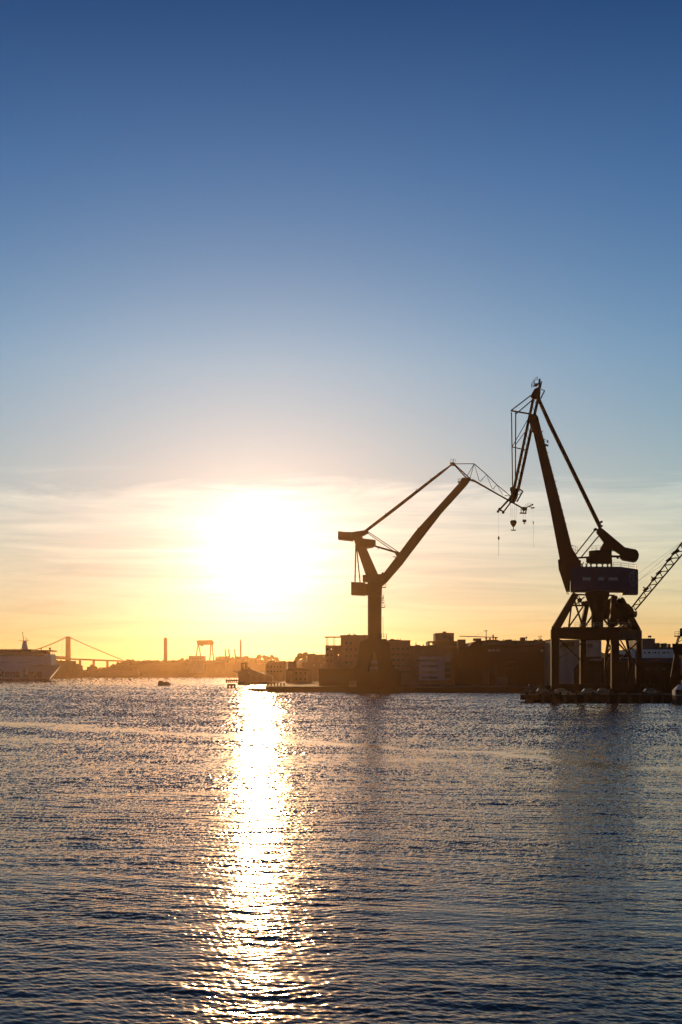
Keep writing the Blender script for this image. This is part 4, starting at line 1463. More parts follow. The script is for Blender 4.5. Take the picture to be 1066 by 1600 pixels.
def quay_furniture():
    Y = 600
    m = MB()
    a, b_ = P(387.6, 0, 625), P(418, 0, 590)
    m.slab([(a.x, 625), (a.x + 9.5, 634), (b_.x + 1, 640), (b_.x + 1, 582), (b_.x - 3, 583)], -.6, 1.0)
    tag(m.build('landing_pontoon', 'concrete', None, (a.x, 600, 0)), 'low tapering landing pontoon at the tip of the quay in the sun glitter', 'pontoon')
    proto = None
    for k, px in enumerate((419, 424, 429, 434, 439, 444)):
        loc = Vector((P(px, 0, 600).x, 600, 2.2))
        if proto is None:
            m = MB()
            m.lathe(loc, [(.35, 0), (.28, .2), (.25, .7), (.42, .85), (.42, 1.05), (.2, 1.2)], 10)
            proto = tag(m.build('bollard', 'dark', None, loc), 'stubby dark mooring bollard on the quay, first counted from its tip', 'bollard', 'mooring bollards on the quay tip')
        else:
            c = proto.copy()
            COL.objects.link(c)
            c.location = loc
            c['label'] = 'stubby dark mooring bollard on the quay, %s counted from its tip' % ORD[k]
    # mooring dolphin
    Y = 722
    t = thing('mooring_dolphin', 'three legged mooring dolphin standing alone in the bright sun glitter', 'mooring dolphin', (P(361.7, 0, Y).x, Y, 0))
    m = MB()
    m.poly([(355.6, 1068.4), (368, 1068.4), (368, 1071.4), (355.6, 1071.4)], Y, -2, 2)
    m.build('cap', 'timber', t)
    for x in (356.6, 361.8, 367):
        for dy in (-1.4, 1.4):
            m = MB()
            m.tube(P(x, 1071.2, Y, dy), Vector((P(x, 0, Y).x, Y + dy, -1)), .48, n=10)
            m.build('pile', 'timber', t)
    Y = 1150
    t = thing('timber_jetty', 'short dark timber jetty reaching out from the hazy loading shed', 'jetty', (P(362, 0, Y).x, Y, 0))
    m = MB()
    m.poly([(352.6, 1062.2), (376, 1061.6), (376, 1064.2), (352.6, 1064.6)], Y, 0, 8)
    m.build('deck', 'timber', t)
    for k in range(8):
        for dy in (.6, 7.4):
            m = MB()
            x = 353.4 + 3.1 * k
            m.tube(P(x, 1064, Y, dy), Vector((P(x, 0, Y).x, Y + dy, -1)), .3, n=8)
            m.build('pile', 'timber', t)
    m = MB()
    for x in (354, 358, 361.5, 366, 370):
        p = P(x, 1062, Y, 1)
        m.tube(p, p + Vector((0, 0, random.uniform(.5, 1.2))), .35, n=8)
    m.build('mooring_post', 'timber', t)
    t = structure(MB().slab([(P(371, 0, 960).x, 960), (P(432, 0, 960).x, 960), (P(470, 0, 1100).x, 1100), (P(385, 0, 1250).x, 1250), (P(372, 0, 1250).x, 1250)], -1, 1.6).build('shed_quay', 'concrete'))


quay_furniture()


# ------------------------------------------------------------------ far shore: gantry crane, chimneys, blocks
def far_shore_things():
    Y = 2850.0
    s = S(Y)
    t = thing('gantry_crane', 'hazy goliath gantry crane straddling the far shipyard', 'gantry crane', (P(320, 0, Y).x, Y, 12))
    m = MB()
    m.poly([(307.2, 1001), (311, 1000.4), (332, 1000.6), (333.9, 1002.6), (333.6, 1007.6), (309, 1008), (308, 1004)], Y, -5, 5)
    m.poly([(318, 1000.5), (331, 999.8), (331, 1000.8), (318, 1001)], Y, -3, 3)
    m.build('bridge_girder', 'crane2', t)
    for a, b_, w_ in (((309.8, 1007), (304.2, 1040), .95), ((310.6, 1007), (316.2, 1040), .95), ((329.6, 1007), (327.6, 1040), 1.35), ((331.6, 1007), (334.8, 1040), 1.35)):
        for dy in (-4, 4):
            m = MB()
            m.beam(P(*a, Y, dy), P(*b_, Y, dy), w_ * s, 1.6)
            m.build('leg', 'crane2', t)
    m = MB()
    m.beam(P(306, 1029, Y), P(314, 1029, Y), 1.2, 1.2)
    m.beam(P(329, 1022, Y), P(333, 1022, Y), 1.2, 1.2)
    m.build('tie_beam', 'crane2', t)
    m = MB()
    m.poly([(313, 1008), (318.5, 1008), (317, 1009.6), (314, 1009.6)], Y, -3, 3)
    m.build('trolley', 'crane2', t)
    t = thing('square_tower', 'tall plain square tower standing alone on the far shore between bridge and gantry crane', 'tower', (P(258.8, 0, Y).x, Y, 12))
    m = MB()
    m.poly([(255.9, 1040), (256.3, 998.2), (257.4, 997), (260.2, 997), (261.4, 998.2), (261.7, 1040)], Y, -3.5, 3.5)
    m.build('shaft', 'pylon', t)
    m = MB()
    m.poly([(257.2, 996.2), (260.4, 996.2), (260.2, 997), (257.4, 997)], Y, -2, 2)
    m.build('cap', 'roof', t)
    t = thing('obelisk_chimney', 'slim pointed chimney beyond the slanting yard cranes on the far shore', 'chimney', (P(376.2, 0, Y).x, Y, 12))
    m = MB()
    c = P(376.2, 1026, Y)
    m.lathe((c.x, Y, 0), [(1.75 * s, P(0, 1036, Y).z), (1.5 * s, P(0, 1001.5, Y).z), (.35 * s, P(0, 998.4, Y).z)], 12)
    m.build('stack', 'pylon', t)
    # three slanting small cranes
    proto = None
    for k, (x, lab) in enumerate(((352.0, 'far slanting yard crane nearest the gantry crane'), (357.6, 'far slanting yard crane standing in the middle of three'), (366.8, 'far slanting yard crane standing beside the pointed chimney'))):
        o = P(x, 1036, Y)
        if proto is None:
            t = thing('yard_crane', lab, 'crane', o, 'slanting yard cranes on the far shore')
            m = MB()
            m.beam(P(x + 1.8, 1032, Y), P(x - .2, 1014.2, Y), 2.4 * s, 2, 1.9 * s, 1.6)
            m.build('boom', 'crane2', t)
            m = MB()
            m.beam(P(x + 1.9, 1036, Y), P(x + 1.9, 1031, Y), 2.0 * s, 3)
            m.build('tower', 'crane2', t)
            proto = t
        else:
            copy_thing(proto, o, lab)
    Y = 2790
    for x0, x1, y0, mat, nm, lab, step in ((294.8, 318.6, 1024.6, 'plaster', 'harbour_block', 'pale boxy hazy block standing under the gantry crane', [(294.8, 300, 1024.3)]),
                                           (336.6, 353, 1026.6, 'brick', 'storage_block', 'hazy block with rounded roof edges between gantry crane and yard cranes', [(341, 351, 1025.4)]),
                                           (368, 388, 1026.2, 'brick', 'factory_block', 'hazy factory block at the foot of the pointed chimney', [(381, 387, 1025), (368.6, 372, 1025.4)]),
                                           (389, 402, 1028.2, 'brick', 'flat_block', 'low hazy flat block beyond the pointed chimney, above the loading shed', [(391, 393.5, 1027.4)])):
        t = thing(nm, lab, 'building', (P((x0 + x1) / 2, 0, Y).x, Y, 5))
        block(t, 'wall', mat, Y, 40, x0, x1, y0, 1052)
        for a, b_, y1 in step:
            block(t, 'roof_block', mat, Y, 20, a, b_, y1, y0, d0=4)
        n = int((x1 - x0) / 4)
        pane_row(t, Y, [(x0 + 1.5 + 4 * k, x0 + 3.6 + 4 * k) for k in range(n)], y0 + 4, y0 + 5.2, 'brick2', 'window', .3)
    Y = 2450
    t = thing('stepped_works', 'brown stepped factory block between the ferry bow and the bridge piers', 'building', (P(100, 0, Y).x, Y, -1))
    block(t, 'wall', 'brick', Y, 40, 70, 112.5, 1032.4, None, z0=-1)
    block(t, 'wall', 'brick', Y, 40, 112.5, 118.2, 1036.8, None, z0=-1)
    block(t, 'wall', 'brick', Y, 40, 118.2, 123, 1039.6, None, z0=-1)
    roofline(t, Y, 84, 112, 1032.4, 12, 41, 5, 3)
    Y = 2600
    t = thing('long_shed', 'long low hazy shed along the shore under the bridge approach', 'shed', (P(170, 0, Y).x, Y, -1))
    m = MB()
    m.poly([(150, 1052), (156, 1048.6), (176, 1047.4), (200, 1048.4), (214, 1050), (219, 1052), (219, 1058), (150, 1058)], Y, 0, 30)
    m.build('hall', 'brick', t)
    m = MB()
    m.poly([(206, 1044), (214, 1044), (214, 1052), (206, 1052)], Y, 5, 25)
    m.build('gable', 'brick', t)
    # low block in the plateau, right of the bridge end
    for x0, x1, y0, nm, lab in ((222, 250, 1032.4, 'ridge_house', 'long hazy roof on the plateau between bridge end and plain square tower'), (262, 294, 1031.8, 'ridge_hall', 'long hazy roof on the plateau between plain square tower and gantry crane')):
        Y = 2860
        t = thing(nm, lab, 'building', (P((x0 + x1) / 2, 0, Y).x, Y, 10))
        block(t, 'wall', 'brick', Y, 20, x0, x1, y0 + 1.2, 1040)
        m = MB()
        m.poly([(x0 - .6, y0 + 1.2), (x0 + 2, y0), (x1 - 2, y0), (x1 + .6, y0 + 1.2)], Y, -1, 21)
        m.build('roof', 'roof', t)
        roofline(t, Y, x0 + 2, x1 - 2, y0, 12, int(x0), 6, 3)


far_shore_things()


# ------------------------------------------------------------------ suspension bridge
def bridge():
    Y = 3960.0
    s = S(Y)
    t = thing('suspension_bridge', 'tall hazy suspension bridge with one visible pylon beyond the white ferry', 'bridge', (P(106.5, 0, Y).x, Y, 0))
    D = 10.0

    def deck_y(x):
        return 1027.6 + max(0, x - 60) * .041
    for dy in (-D, D):
        m = MB()
        m.beam(Vector((P(106.6, 0, Y).x, Y + dy, -1)), P(106.6, 994.6, Y, dy), 6.2 * s, 7, 5.0 * s, 6)
        m.build('pylon_leg', 'pylon', t)
    m = MB()
    for y in (996, 1022):
        m.box(P(104.6, 0, Y).x, P(108.6, 0, Y).x, Y - D + 3, Y + D - 3, P(0, y + 2.6, Y).z, P(0, y, Y).z)
    m.build('cross_beam', 'pylon', t)
    m = MB()
    xs = list(range(-220, 262, 6))
    for a, b_ in zip(xs, xs[1:]):
        p, q = P(a, deck_y(a), Y), P(b_, deck_y(b_), Y)
        h = 1.3 * s
        m.add([p + Vector((0, -D, -h)), p + Vector((0, D, -h)), p + Vector((0, D, h)), p + Vector((0, -D, h)),
               q + Vector((0, -D, -h)), q + Vector((0, D, -h)), q + Vector((0, D, h)), q + Vector((0, -D, h))],
              [(0, 3, 2, 1), (4, 5, 6, 7), (0, 4, 7, 3), (1, 2, 6, 5), (0, 1, 5, 4), (3, 7, 6, 2)])
    m.build('deck', 'pylon', t)
    m = MB()
    for k in range(26):
        x = 62 + 1.72 * k
        for dy in (-D, D):
            m.beam(P(x, deck_y(x) - 1.1, Y, dy), P(x + 1.72, deck_y(x) - 3.2, Y, dy), 1.0, .8)
            m.beam(P(x, deck_y(x) - 3.2, Y, dy), P(x + 1.72, deck_y(x) - 1.1, Y, dy), 1.0, .8)
    for dy in (-D, D):
        m.beam(P(62, deck_y(62) - 3.4, Y, dy), P(107, deck_y(107) - 3.4, Y, dy), 1.4, 1)
    m.build('stiffening_truss', 'pylon', t)
    for x in (125.2, 146.6, 168, 190, 211):
        for dy in (-D * .7, D * .7):
            m = MB()
            m.beam(Vector((P(x, 0, Y).x, Y + dy, -1)), P(x, deck_y(x) + .8, Y, dy), 2.3 * s, 4)
            m.build('pier', 'pylon', t)
    for dy in (-D, D):
        pr, pl = [], []
        for k in range(15):
            f = k / 14
            pr.append(P(108 + 84 * f, 995.2 + 36 * f + 2.0 * 4 * f * (1 - f) * .5, Y, dy))
            u = 1 - f * .96
            pl.append(P(105 - 115 * f, 1026 - 31 * u * u, Y, dy))
        for pts in (pr, pl):
            m = MB()
            for a, b_ in zip(pts, pts[1:]):
                m.tube(a, b_, .75, n=5)
            m.build('main_cable', 'pylon', t)
        m = MB()
        for p in pl[1:-2]:
            m.tube(p, Vector((p.x, p.y, P(0, 1026, Y).z)), .12, n=4)
        m.build('hanger', 'rope', t)


bridge()


# ------------------------------------------------------------------ ferry
def ferry():
    Y = 1500.0
    s = S(Y)
    t = thing('ferry', 'large white car ferry with big dark lettering on its side and raked bow', 'ferry', (P(-20, 0, Y).x, Y, 0))
    B = 14.0                                             # half beam
    x0 = P(-140, 0, Y).x

    def ring(py, xe, w_, stern=0.0):
        """outline of the hull at the height py: straight sides, bow point at pixel xe"""
        z = P(0, py, Y).z
        tip = P(xe, 0, Y).x
        L = 62 * s
        pts = []
        for f in (0, .35, .6, .8, .92, .98, 1.0):
            pts.append((tip - L + L * f, -B * w_ * (1 - f ** 2.6), z))
        side = [(x0 + stern, -B * w_, z)] + pts
        back = [(p[0], -p[1], p[2]) for p in side[::-1][1:]]
        return [Vector((a, Y + B + b_, c)) for a, b_, c in side + back]
    rings = [ring(1064.5, 73.0, 1.0), ring(1060.6, 73.4, 1.0), ring(1058.6, 74.6, 1.0), ring(1053, 79.5, 1.0), ring(1046.5, 85.0, 1.0), ring(1039.2, 90.8, 1.0)]
    n = len(rings[0])

    def skin(rs, cap=True):
        m = MB()
        vs = [v for r in rs for v in r]
        fs = []
        for i in range(len(rs) - 1):
            for k in range(n):
                j = (k + 1) % n
                fs.append((i * n + k, i * n + j, (i + 1) * n + j, (i + 1) * n + k))
        if cap:
            fs.append(tuple(range((len(rs) - 1) * n, len(rs) * n)))
            fs.append(tuple(range(n - 1, -1, -1)))
        m.add(vs, fs)
        return m
    hullred = skin(rings[:2]).build('boot_top', 'hullred', t)
    hull = skin(rings[1:]).build('hull', 'hull', t)
    # added translucent sheet on the raked stem, standing in for its bright sun glint
    sp = bpy.data.materials.new('backlit_bow_glint')
    sp.use_nodes = True
    tn = sp.node_tree
    tb = tn.nodes.new('ShaderNodeBsdfTranslucent')
    tb.inputs['Color'].default_value = (.97, .97, .97, 1)
    tn.links.new(tb.outputs[0], tn.nodes['Material Output'].inputs['Surface'])
    m = MB()
    q = [P(a, b_, Y, B) for a, b_ in ((69.2, 1059.6), (74.8, 1060.6), (81, 1053.8), (86.4, 1046.8), (91.4, 1038.6), (90.0, 1039.0), (83.8, 1045.6), (77.0, 1052.2))]
    m.add([(p.x, p.y - .02, p.z) for p in q], [tuple(range(len(q)))])
    m.build('bow_glint_sheet', sp, t)
    # superstructure
    fr = Y + .35
    zt = lambda py: P(0, py, Y).z
    X_ = lambda px: P(px, 0, Y).x
    m = MB()
    m.prism([(X_(-132), zt(1039.1)), (X_(-132), zt(1022)), (X_(78.6), zt(1022)), (X_(79.4), zt(1027)), (X_(80.4), zt(1039.1))], fr, fr + 2 * B - .7)
    m.build('superstructure', 'hull', t)
    m = MB()
    m.prism([(X_(-128), zt(1022)), (X_(-128), zt(1018.2)), (X_(70), zt(1018.2)), (X_(70), zt(1022))], fr + .8, fr + 2 * B - 1.5)
    m.build('upper_deck', 'brick', t)
    m = MB()
    m.prism([(X_(-120), zt(1018.2)), (X_(-120), zt(1014.4)), (X_(48.8), zt(1014.4)), (X_(50), zt(1018.2))], fr + 3, fr + 2 * B - 4)
    m.build('sun_deck', 'grey', t)
    m = MB()
    m.prism([(X_(48), zt(1018.2)), (X_(48), zt(1016.4)), (X_(66.4), zt(1016.4)), (X_(66.4), zt(1018.2))], fr + 2, fr + 2 * B - 3)
    m.build('wheelhouse', 'white', t)
    m = MB()
    m.prism([(X_(56), zt(1017.7)), (X_(56), zt(1015.7)), (X_(80.8), zt(1015.8)), (X_(80.8), zt(1017.5))], fr - 2, fr + 2 * B + 1)
    m.build('bridge_wing', 'roof', t)
    m = MB()
    for x in (67, 70.5, 74, 77):
        m.prism([(X_(x), zt(1022)), (X_(x), zt(1017.5)), (X_(x + .5), zt(1017.5)), (X_(x + .5), zt(1022))], fr + 1, fr + 1.4)
        m.prism([(X_(x), zt(1022)), (X_(x), zt(1017.5)), (X_(x + .5), zt(1017.5)), (X_(x + .5), zt(1022))], fr + 2 * B - 2, fr + 2 * B - 1.6)
    m.build('deck_post', 'roof', t)
    # window strip, cabin windows
    m = MB()
    m.prism([(X_(-120), zt(1025.6)), (X_(-120), zt(1022.8)), (X_(69), zt(1022.8)), (X_(69), zt(1025.6))], fr - .12, fr + .1)
    m.build('window_strip', 'glass', t)
    for x in list(range(2, 50, 3)):
        if random.random() < .2:
            continue
        m = MB()
        m.prism([(X_(x), zt(1035.2)), (X_(x), zt(1034.2)), (X_(x + 1.3), zt(1034.2)), (X_(x + 1.3), zt(1035.2))], fr - .12, fr + .1)
        m.build('window', 'glass', t)
    for x, y in ((57, 1041), (60, 1040.4), (63, 1040), (70, 1036.4)):
        m = MB()
        m.prism([(X_(x), zt(y)), (X_(x), zt(y - .9)), (X_(x + 2), zt(y - 1.1)), (X_(x + 2), zt(y - .2))], fr - .6, fr - .2 if y < 1039 else fr + .6)
        m.build('fairlead', 'grey', t)
    # mast
    m = MB()
    a, b_ = P(34.2, 1014.4, Y, B), P(34.2, 1001, Y, B)
    m.beam(a, b_, 9.4 * s, 5, 4.4 * s, 3)
    mast = m.build('mast', 'white', t)
    m = MB()
    m.beam(P(24.6, 1000.8, Y, B), P(40.6, 1000.8, Y, B), .75 * s, .6)
    m.beam(P(31.6, 1001.5, Y, B), P(36.8, 1001.5, Y, B), 1.6 * s, 2.5)
    m.beam(P(32.6, 1000.8, Y, B), P(30.8, 988, Y, B), .75 * s, .5, .5 * s, .4)
    m.beam(P(36.2, 1000.8, Y, B), P(36.4, 995.4, Y, B), .8 * s, .5)
    m.beam(P(39.2, 1000.8, Y, B), P(39.4, 997.6, Y, B), .4 * s, .3)
    m.beam(P(30, 988.2, Y, B), P(32, 988, Y, B), .9 * s, 1.0)
    m.beam(P(30.4, 992, Y, B), P(33, 992, Y, B), .5 * s, .6)
    m.beam(P(31, 996, Y, B), P(33.6, 996, Y, B), .5 * s, .6)
    m.build('antenna', 'roof', mast)
    for x, y, r in ((76.3, 1013.2, 1.8), (62.8, 1013.6, 1.15)):
        m = MB()
        m.ball(P(x, y, Y, 6), r * s, 12, 8)
        m.tube(P(x, 1016, Y, 6), P(x, y + r * .6, Y, 6), r * .5 * s, n=8)
        m.build('radar_dome', 'grey', t, smooth=True)
    m = MB()
    r = random.Random(5)
    for k in range(26):
        x = -100 + 5.6 * k + r.uniform(-1, 1)
        p = P(x, 1014.4, Y, 8)
        m.tube(p, p + Vector((r.uniform(-.6, .6), 0, r.uniform(.5, 1.6))), .18, n=5)
    m.build('deck_fitting', 'roof', t)
    # lettering on the side
    cu = bpy.data.curves.new('lettering', 'FONT')
    cu.body = 'Stena Line'
    cu.size = 1.0
    cu.extrude = .01
    cu.offset = .014
    tmp = bpy.data.objects.new('lettering_source', cu)
    COL.objects.link(tmp)
    dg = bpy.context.evaluated_depsgraph_get()
    me = bpy.data.meshes.new_from_object(tmp.evaluated_get(dg))
    bpy.data.objects.remove(tmp)
    co = np.zeros(len(me.vertices) * 3, np.float32)
    me.vertices.foreach_get('co', co)
    co = co.reshape(-1, 3)
    wx0, wx1 = co[:, 0].min(), co[:, 0].max()
    tx0, tx1 = X_(-5.0), X_(64)
    zb, zc = zt(1057.6), zt(1045.2)
    cap = co[:, 1].max()
    org = world_loc(t)
    nx = tx0 + (co[:, 0] - wx0) / (wx1 - wx0) * (tx1 - tx0)
    nz_ = zb + co[:, 1] / cap * (zc - zb)
    tip_x = P(90, 0, Y).x

    def side_y(x, z):
        tip = X_(73.4) + (z - zt(1060.6)) / (zt(1039.2) - zt(1060.6)) * (X_(90.8) - X_(73.4))
        L = 62 * s
        f = np.clip((x - (tip - L)) / L, 0, 1)
        return Y + B - B * (1 - f ** 2.6)
    fs_ = np.array([side_y(a, b_) for a, b_ in zip(nx, nz_)])
    new = np.stack([nx - org.x, fs_ - .22 + co[:, 2] * 8 - org.y, nz_ - org.z], -1)
    # one part per letter: pieces whose spans along the line overlap belong together
    par = list(range(len(me.vertices)))

    def find(i):
        while par[i] != i:
            par[i] = par[par[i]]
            i = par[i]
        return i
    for e in me.edges:
        par[find(e.vertices[0])] = find(e.vertices[1])
    isl = {}
    for i in range(len(par)):
        isl.setdefault(find(i), []).append(i)
    spans = sorted((co[v, 0].min(), co[v, 0].max(), v) for v in isl.values())
    letters = []
    for lo_, hi_, v in spans:
        if letters and lo_ < letters[-1][1] - .02:
            letters[-1][1] = max(letters[-1][1], hi_)
            letters[-1][2] = letters[-1][2] + v
        else:
            letters.append([lo_, hi_, list(v)])
    for _, _, v in letters:
        ix = {q: k for k, q in enumerate(v)}
        fs = [tuple(ix[q] for q in p.vertices) for p in me.polygons if p.vertices[0] in ix]
        mm = bpy.data.meshes.new('letter')
        mm.from_pydata([tuple(map(float, new[q])) for q in v], [], fs)
        mm.materials.append(M['letter'])
        ob = bpy.data.objects.new('letter', mm)
        COL.objects.link(ob)
        ob.parent = t


ferry()


# ------------------------------------------------------------------ boats
def boats():
    Y = 877.0
    t = thing('work_boat', 'small dark work boat with wheelhouse crossing the open water below the far shore', 'boat', (P(257.5, 0, Y).x, Y, 0))
    m = MB()
    m.poly([(247.4, 1072), (247.2, 1066.8), (254, 1067.2), (262, 1066.6), (268, 1068.2), (265.6, 1072)], Y, -1.5, 1.5)
    m.build('hull', 'boatblue', t)
    m = MB()
    m.poly([(247.8, 1067), (247.9, 1064.4), (249, 1063.6), (254.6, 1063.8), (255, 1067.2)], Y, -1.2, 1.2)
    wh = m.build('wheelhouse', 'dark', t)
    m = MB()
    m.poly([(248.6, 1065.7), (248.6, 1064.5), (254, 1064.5), (254.2, 1065.7)], Y, -1.28, -1.1)
    m.build('window', 'glass', wh)
    m = MB()
    m.poly([(255.2, 1067.2), (255.4, 1065.6), (262.6, 1065.4), (264.5, 1067.2)], Y, -.9, .9)
    m.build('engine_box', 'dark', t)
    m = MB()
    m.tube(P(261, 1066, Y), P(261, 1060.6, Y), .09, n=5)
    m.tube(P(259.6, 1062.4, Y), P(262.4, 1062.4, Y), .07, n=4)
    m.tube(P(255.6, 1064, Y), P(255.6, 1061.8, Y), .09, n=5)
    m.build('mast', 'dark', t)
    m = MB()
    m.rail([P(262.5, 1066.4, Y, -.9), P(267.4, 1068, Y, -.4)], .7, .05, .6)
    m.build('bow_rail', 'grate', t)
    Y = 345.0
    t = thing('canopied_boat', 'small navy boat with white peaked canopy moored at the end of the pier', 'boat', (P(1072, 0, Y).x, Y, 0))
    m = MB()
    m.poly([(1052.8, 1087), (1056, 1086.6), (1100, 1085), (1108, 1082.5), (1103, 1101), (1054.6, 1101)], Y, -1.6, 1.6)
    m.build('hull', 'boatblue', t)
    m = MB()
    m.poly([(1052.6, 1086), (1052.6, 1078.4), (1053.8, 1078), (1054.4, 1086.6)], Y, -1.5, 1.5)
    m.build('windscreen', 'white', t)
    m = MB()
    ax, bx, cx = P(1053.6, 1077.6, Y), P(1062.2, 1069.6, Y), P(1078, 1077.4, Y)
    m.add([(ax.x, Y - 1.6, ax.z), (cx.x, Y - 1.6, cx.z), (cx.x, Y + 1.6, cx.z), (ax.x, Y + 1.6, ax.z), (bx.x - .3, Y, bx.z), (bx.x + .3, Y, bx.z)],
          [(0, 1, 5, 4), (1, 2, 5), (2, 3, 4, 5), (3, 0, 4), (3, 2, 1, 0)])
    m.build('canopy', 'white', t)
    for x in (1055, 1065, 1077):
        for dy in (-1.4, 1.4):
            m = MB()
            m.tube(P(x, 1086.5, Y, dy), P(x, 1077.5, Y, dy), .05, n=5)
            m.build('canopy_post', 'grate', t)


boats()


# ------------------------------------------------------------------ cars and clutter on the pier
def make_car(name, label, loc, mat):
    t = thing(name, label, 'car', loc, 'vehicles parked on the pier')
    x, y, z = loc
    m = MB()
    m.prism([(x - 2.2, z + .3), (x - 2.2, z + .75), (x - 2.0, z + .9), (x + 1.2, z + .95), (x + 2.1, z + .75), (x + 2.2, z + .35)], y - .85, y + .85)
    m.build('body', mat, t)
    m = MB()
    m.prism([(x - 1.95, z + .9), (x - 1.5, z + 1.45), (x + .1, z + 1.5), (x + 1.15, z + .94)], y - .74, y + .74)
    m.build('cabin', mat, t)
    m = MB()
    m.add([(x + .16, y - .68, z + 1.49), (x + .16, y + .68, z + 1.49), (x + 1.15, y + .7, z + .96), (x + 1.15, y - .7, z + .96),
           (x + .2, y - .68, z + 1.52), (x + .2, y + .68, z + 1.52), (x + 1.19, y + .7, z + .99), (x + 1.19, y - .7, z + .99)],
          [(3, 2, 1, 0), (4, 5, 6, 7), (0, 1, 5, 4), (1, 2, 6, 5), (2, 3, 7, 6), (3, 0, 4, 7)])
    m.build('windscreen', 'carglass', t)
    m = MB()
    m.prism([(x - 1.6, z + .98), (x - 1.35, z + 1.38), (x + .0, z + 1.42), (x + .8, z + .98)], y - .77, y - .7)
    m.build('side_window', 'glass', t)
    for wx in (-1.35, 1.35):
        for wy in (-.72, .72):
            m = MB()
            m.tube((x + wx, y + wy - .1, z + .32), (x + wx, y + wy + .1, z + .32), .32, n=14)
            m.build('wheel', 'tyre', t)
    return t


def pier_things():
    z = 2.0
    c = lambda px, Y: (P(px, 0, Y).x, Y, z)
    w1 = make_car('parked_car', 'white parked car on the pier with sun on its windscreen nearest the crane leg', c(879, 370), 'carw')
    s1 = make_car('parked_car', 'silver parked car on the pier between the inner crane legs', c(922, 370), 'cars')
    d1 = make_car('parked_car', 'dark parked car on the pier in front of the middle crane leg', c(945, 371), 'card')
    copy_thing(d1, c(850, 372), 'dark parked car on the pier nearest the scrap heap')
    copy_thing(s1, c(1018, 371), 'silver parked car on the pier nearest the canopied boat')
    # stacked material near the pier end
    t = thing('rubble_heap', 'low dark heap of scrap and rubble at the pier end beside the crane leg', 'scrap heap', c(842, 378))
    r = random.Random(11)
    m = MB()
    x = P(842, 0, 378).x
    n = 14
    vs, fs = [], []
    for i in range(n):
        for j in range(7):
            u, v = i / (n - 1), j / 6
            h = 3.1 * (max(0, math.sin(math.pi * (u * .92 + .04))) ** .7) * (math.sin(math.pi * v) ** .8) * (.35 + .75 * u)
            vs.append((x - 5 + 10.5 * u, 374 + 8 * v, z - .05 + h + r.uniform(-.15, .25) * (1 if 0 < j < 6 else 0)))
    for i in range(n - 1):
        for j in range(6):
            a = i * 7 + j
            fs.append((a, a + 7, a + 8, a + 1))
    m.add(vs, fs)
    m.build('mound', 'rock', t)
    g = 'dark freight containers lined up on the pier'
    labs = ['dark freight container under the red crane girder beside the inner leg', 'dark freight container on the pier in the middle of the row', 'dark freight container on the pier next to the quay crane tower']
    proto = None
    for lab, px in zip(labs, (905, 960, 1030)):
        loc = Vector(c(px, 388))
        if proto is None:
            proto = thing('freight_container', lab, 'container', loc, g)
            m = MB()
            m.box(loc.x - 6, loc.x + 6, 388 - 1.2, 388 + 1.2, z + .1, z + 2.6)
            body = m.build('box', 'brick2', proto)
            m = MB()
            for k in range(24):
                xx = loc.x - 5.75 + .5 * k
                m.box(xx - .1, xx + .1, 388 - 1.26, 388 - 1.2, z + .25, z + 2.45)
            m.build('corrugation', 'brick2', proto)
        else:
            copy_thing(proto, loc, lab)
    # bollards and fenders along the pier face
    proto = None
    for k in range(9):
        px = 824 + 26 * k
        loc = Vector((P(px, 0, 363).x, 363.6, z))
        if proto is None:
            m = MB()
            m.lathe(loc, [(.3, 0), (.22, .15), (.2, .5), (.36, .6), (.36, .75), (.15, .85)], 10)
            proto = tag(m.build('pier_bollard', 'dark', None, loc), 'squat dark bollard on the pier edge, first from the pier end', 'bollard', 'bollards along the pier edge')
        else:
            q = proto.copy()
            COL.objects.link(q)
            q.location = loc
            q['label'] = 'squat dark bollard on the pier edge, %s from the pier end' % ORD[k]
    proto = None
    for k in range(14):
        loc = Vector((P(832 + 17 * k, 0, 361).x, 361.7 - .004 * k, .9))
        if proto is None:
            m = MB()
            m.box(loc.x - .35, loc.x + .35, loc.y - .45, loc.y + .35, -.4, 1.9)
            proto = tag(m.build('timber_fender', 'timber', None, loc), 'upright timber fender on the pier face, first from the pier end', 'fender', 'timber fenders on the pier face')
        else:
            q = proto.copy()
            COL.objects.link(q)
            q.location = loc
            q['label'] = 'upright timber fender on the pier face, %s from the pier end' % ORD[k]
    m = MB()
    p = P(828, 0, 366)
    t = thing('pier_lamp', 'slim lamp post with small round lamp near the pier end', 'lamp post', (p.x, 366, z))
    m.tube((p.x, 366, z), (p.x, 366, z + 2.4), .06, n=6)
    m.build('post', 'grate', t)
    m = MB()
    m.ball((p.x - .3, 366, z + 2.5), .2, 8, 5)
    m.tube((p.x, 366, z + 2.4), (p.x - .3, 366, z + 2.5), .05, n=5)
    m.build('lamp_head', 'white', t)


pier_things()


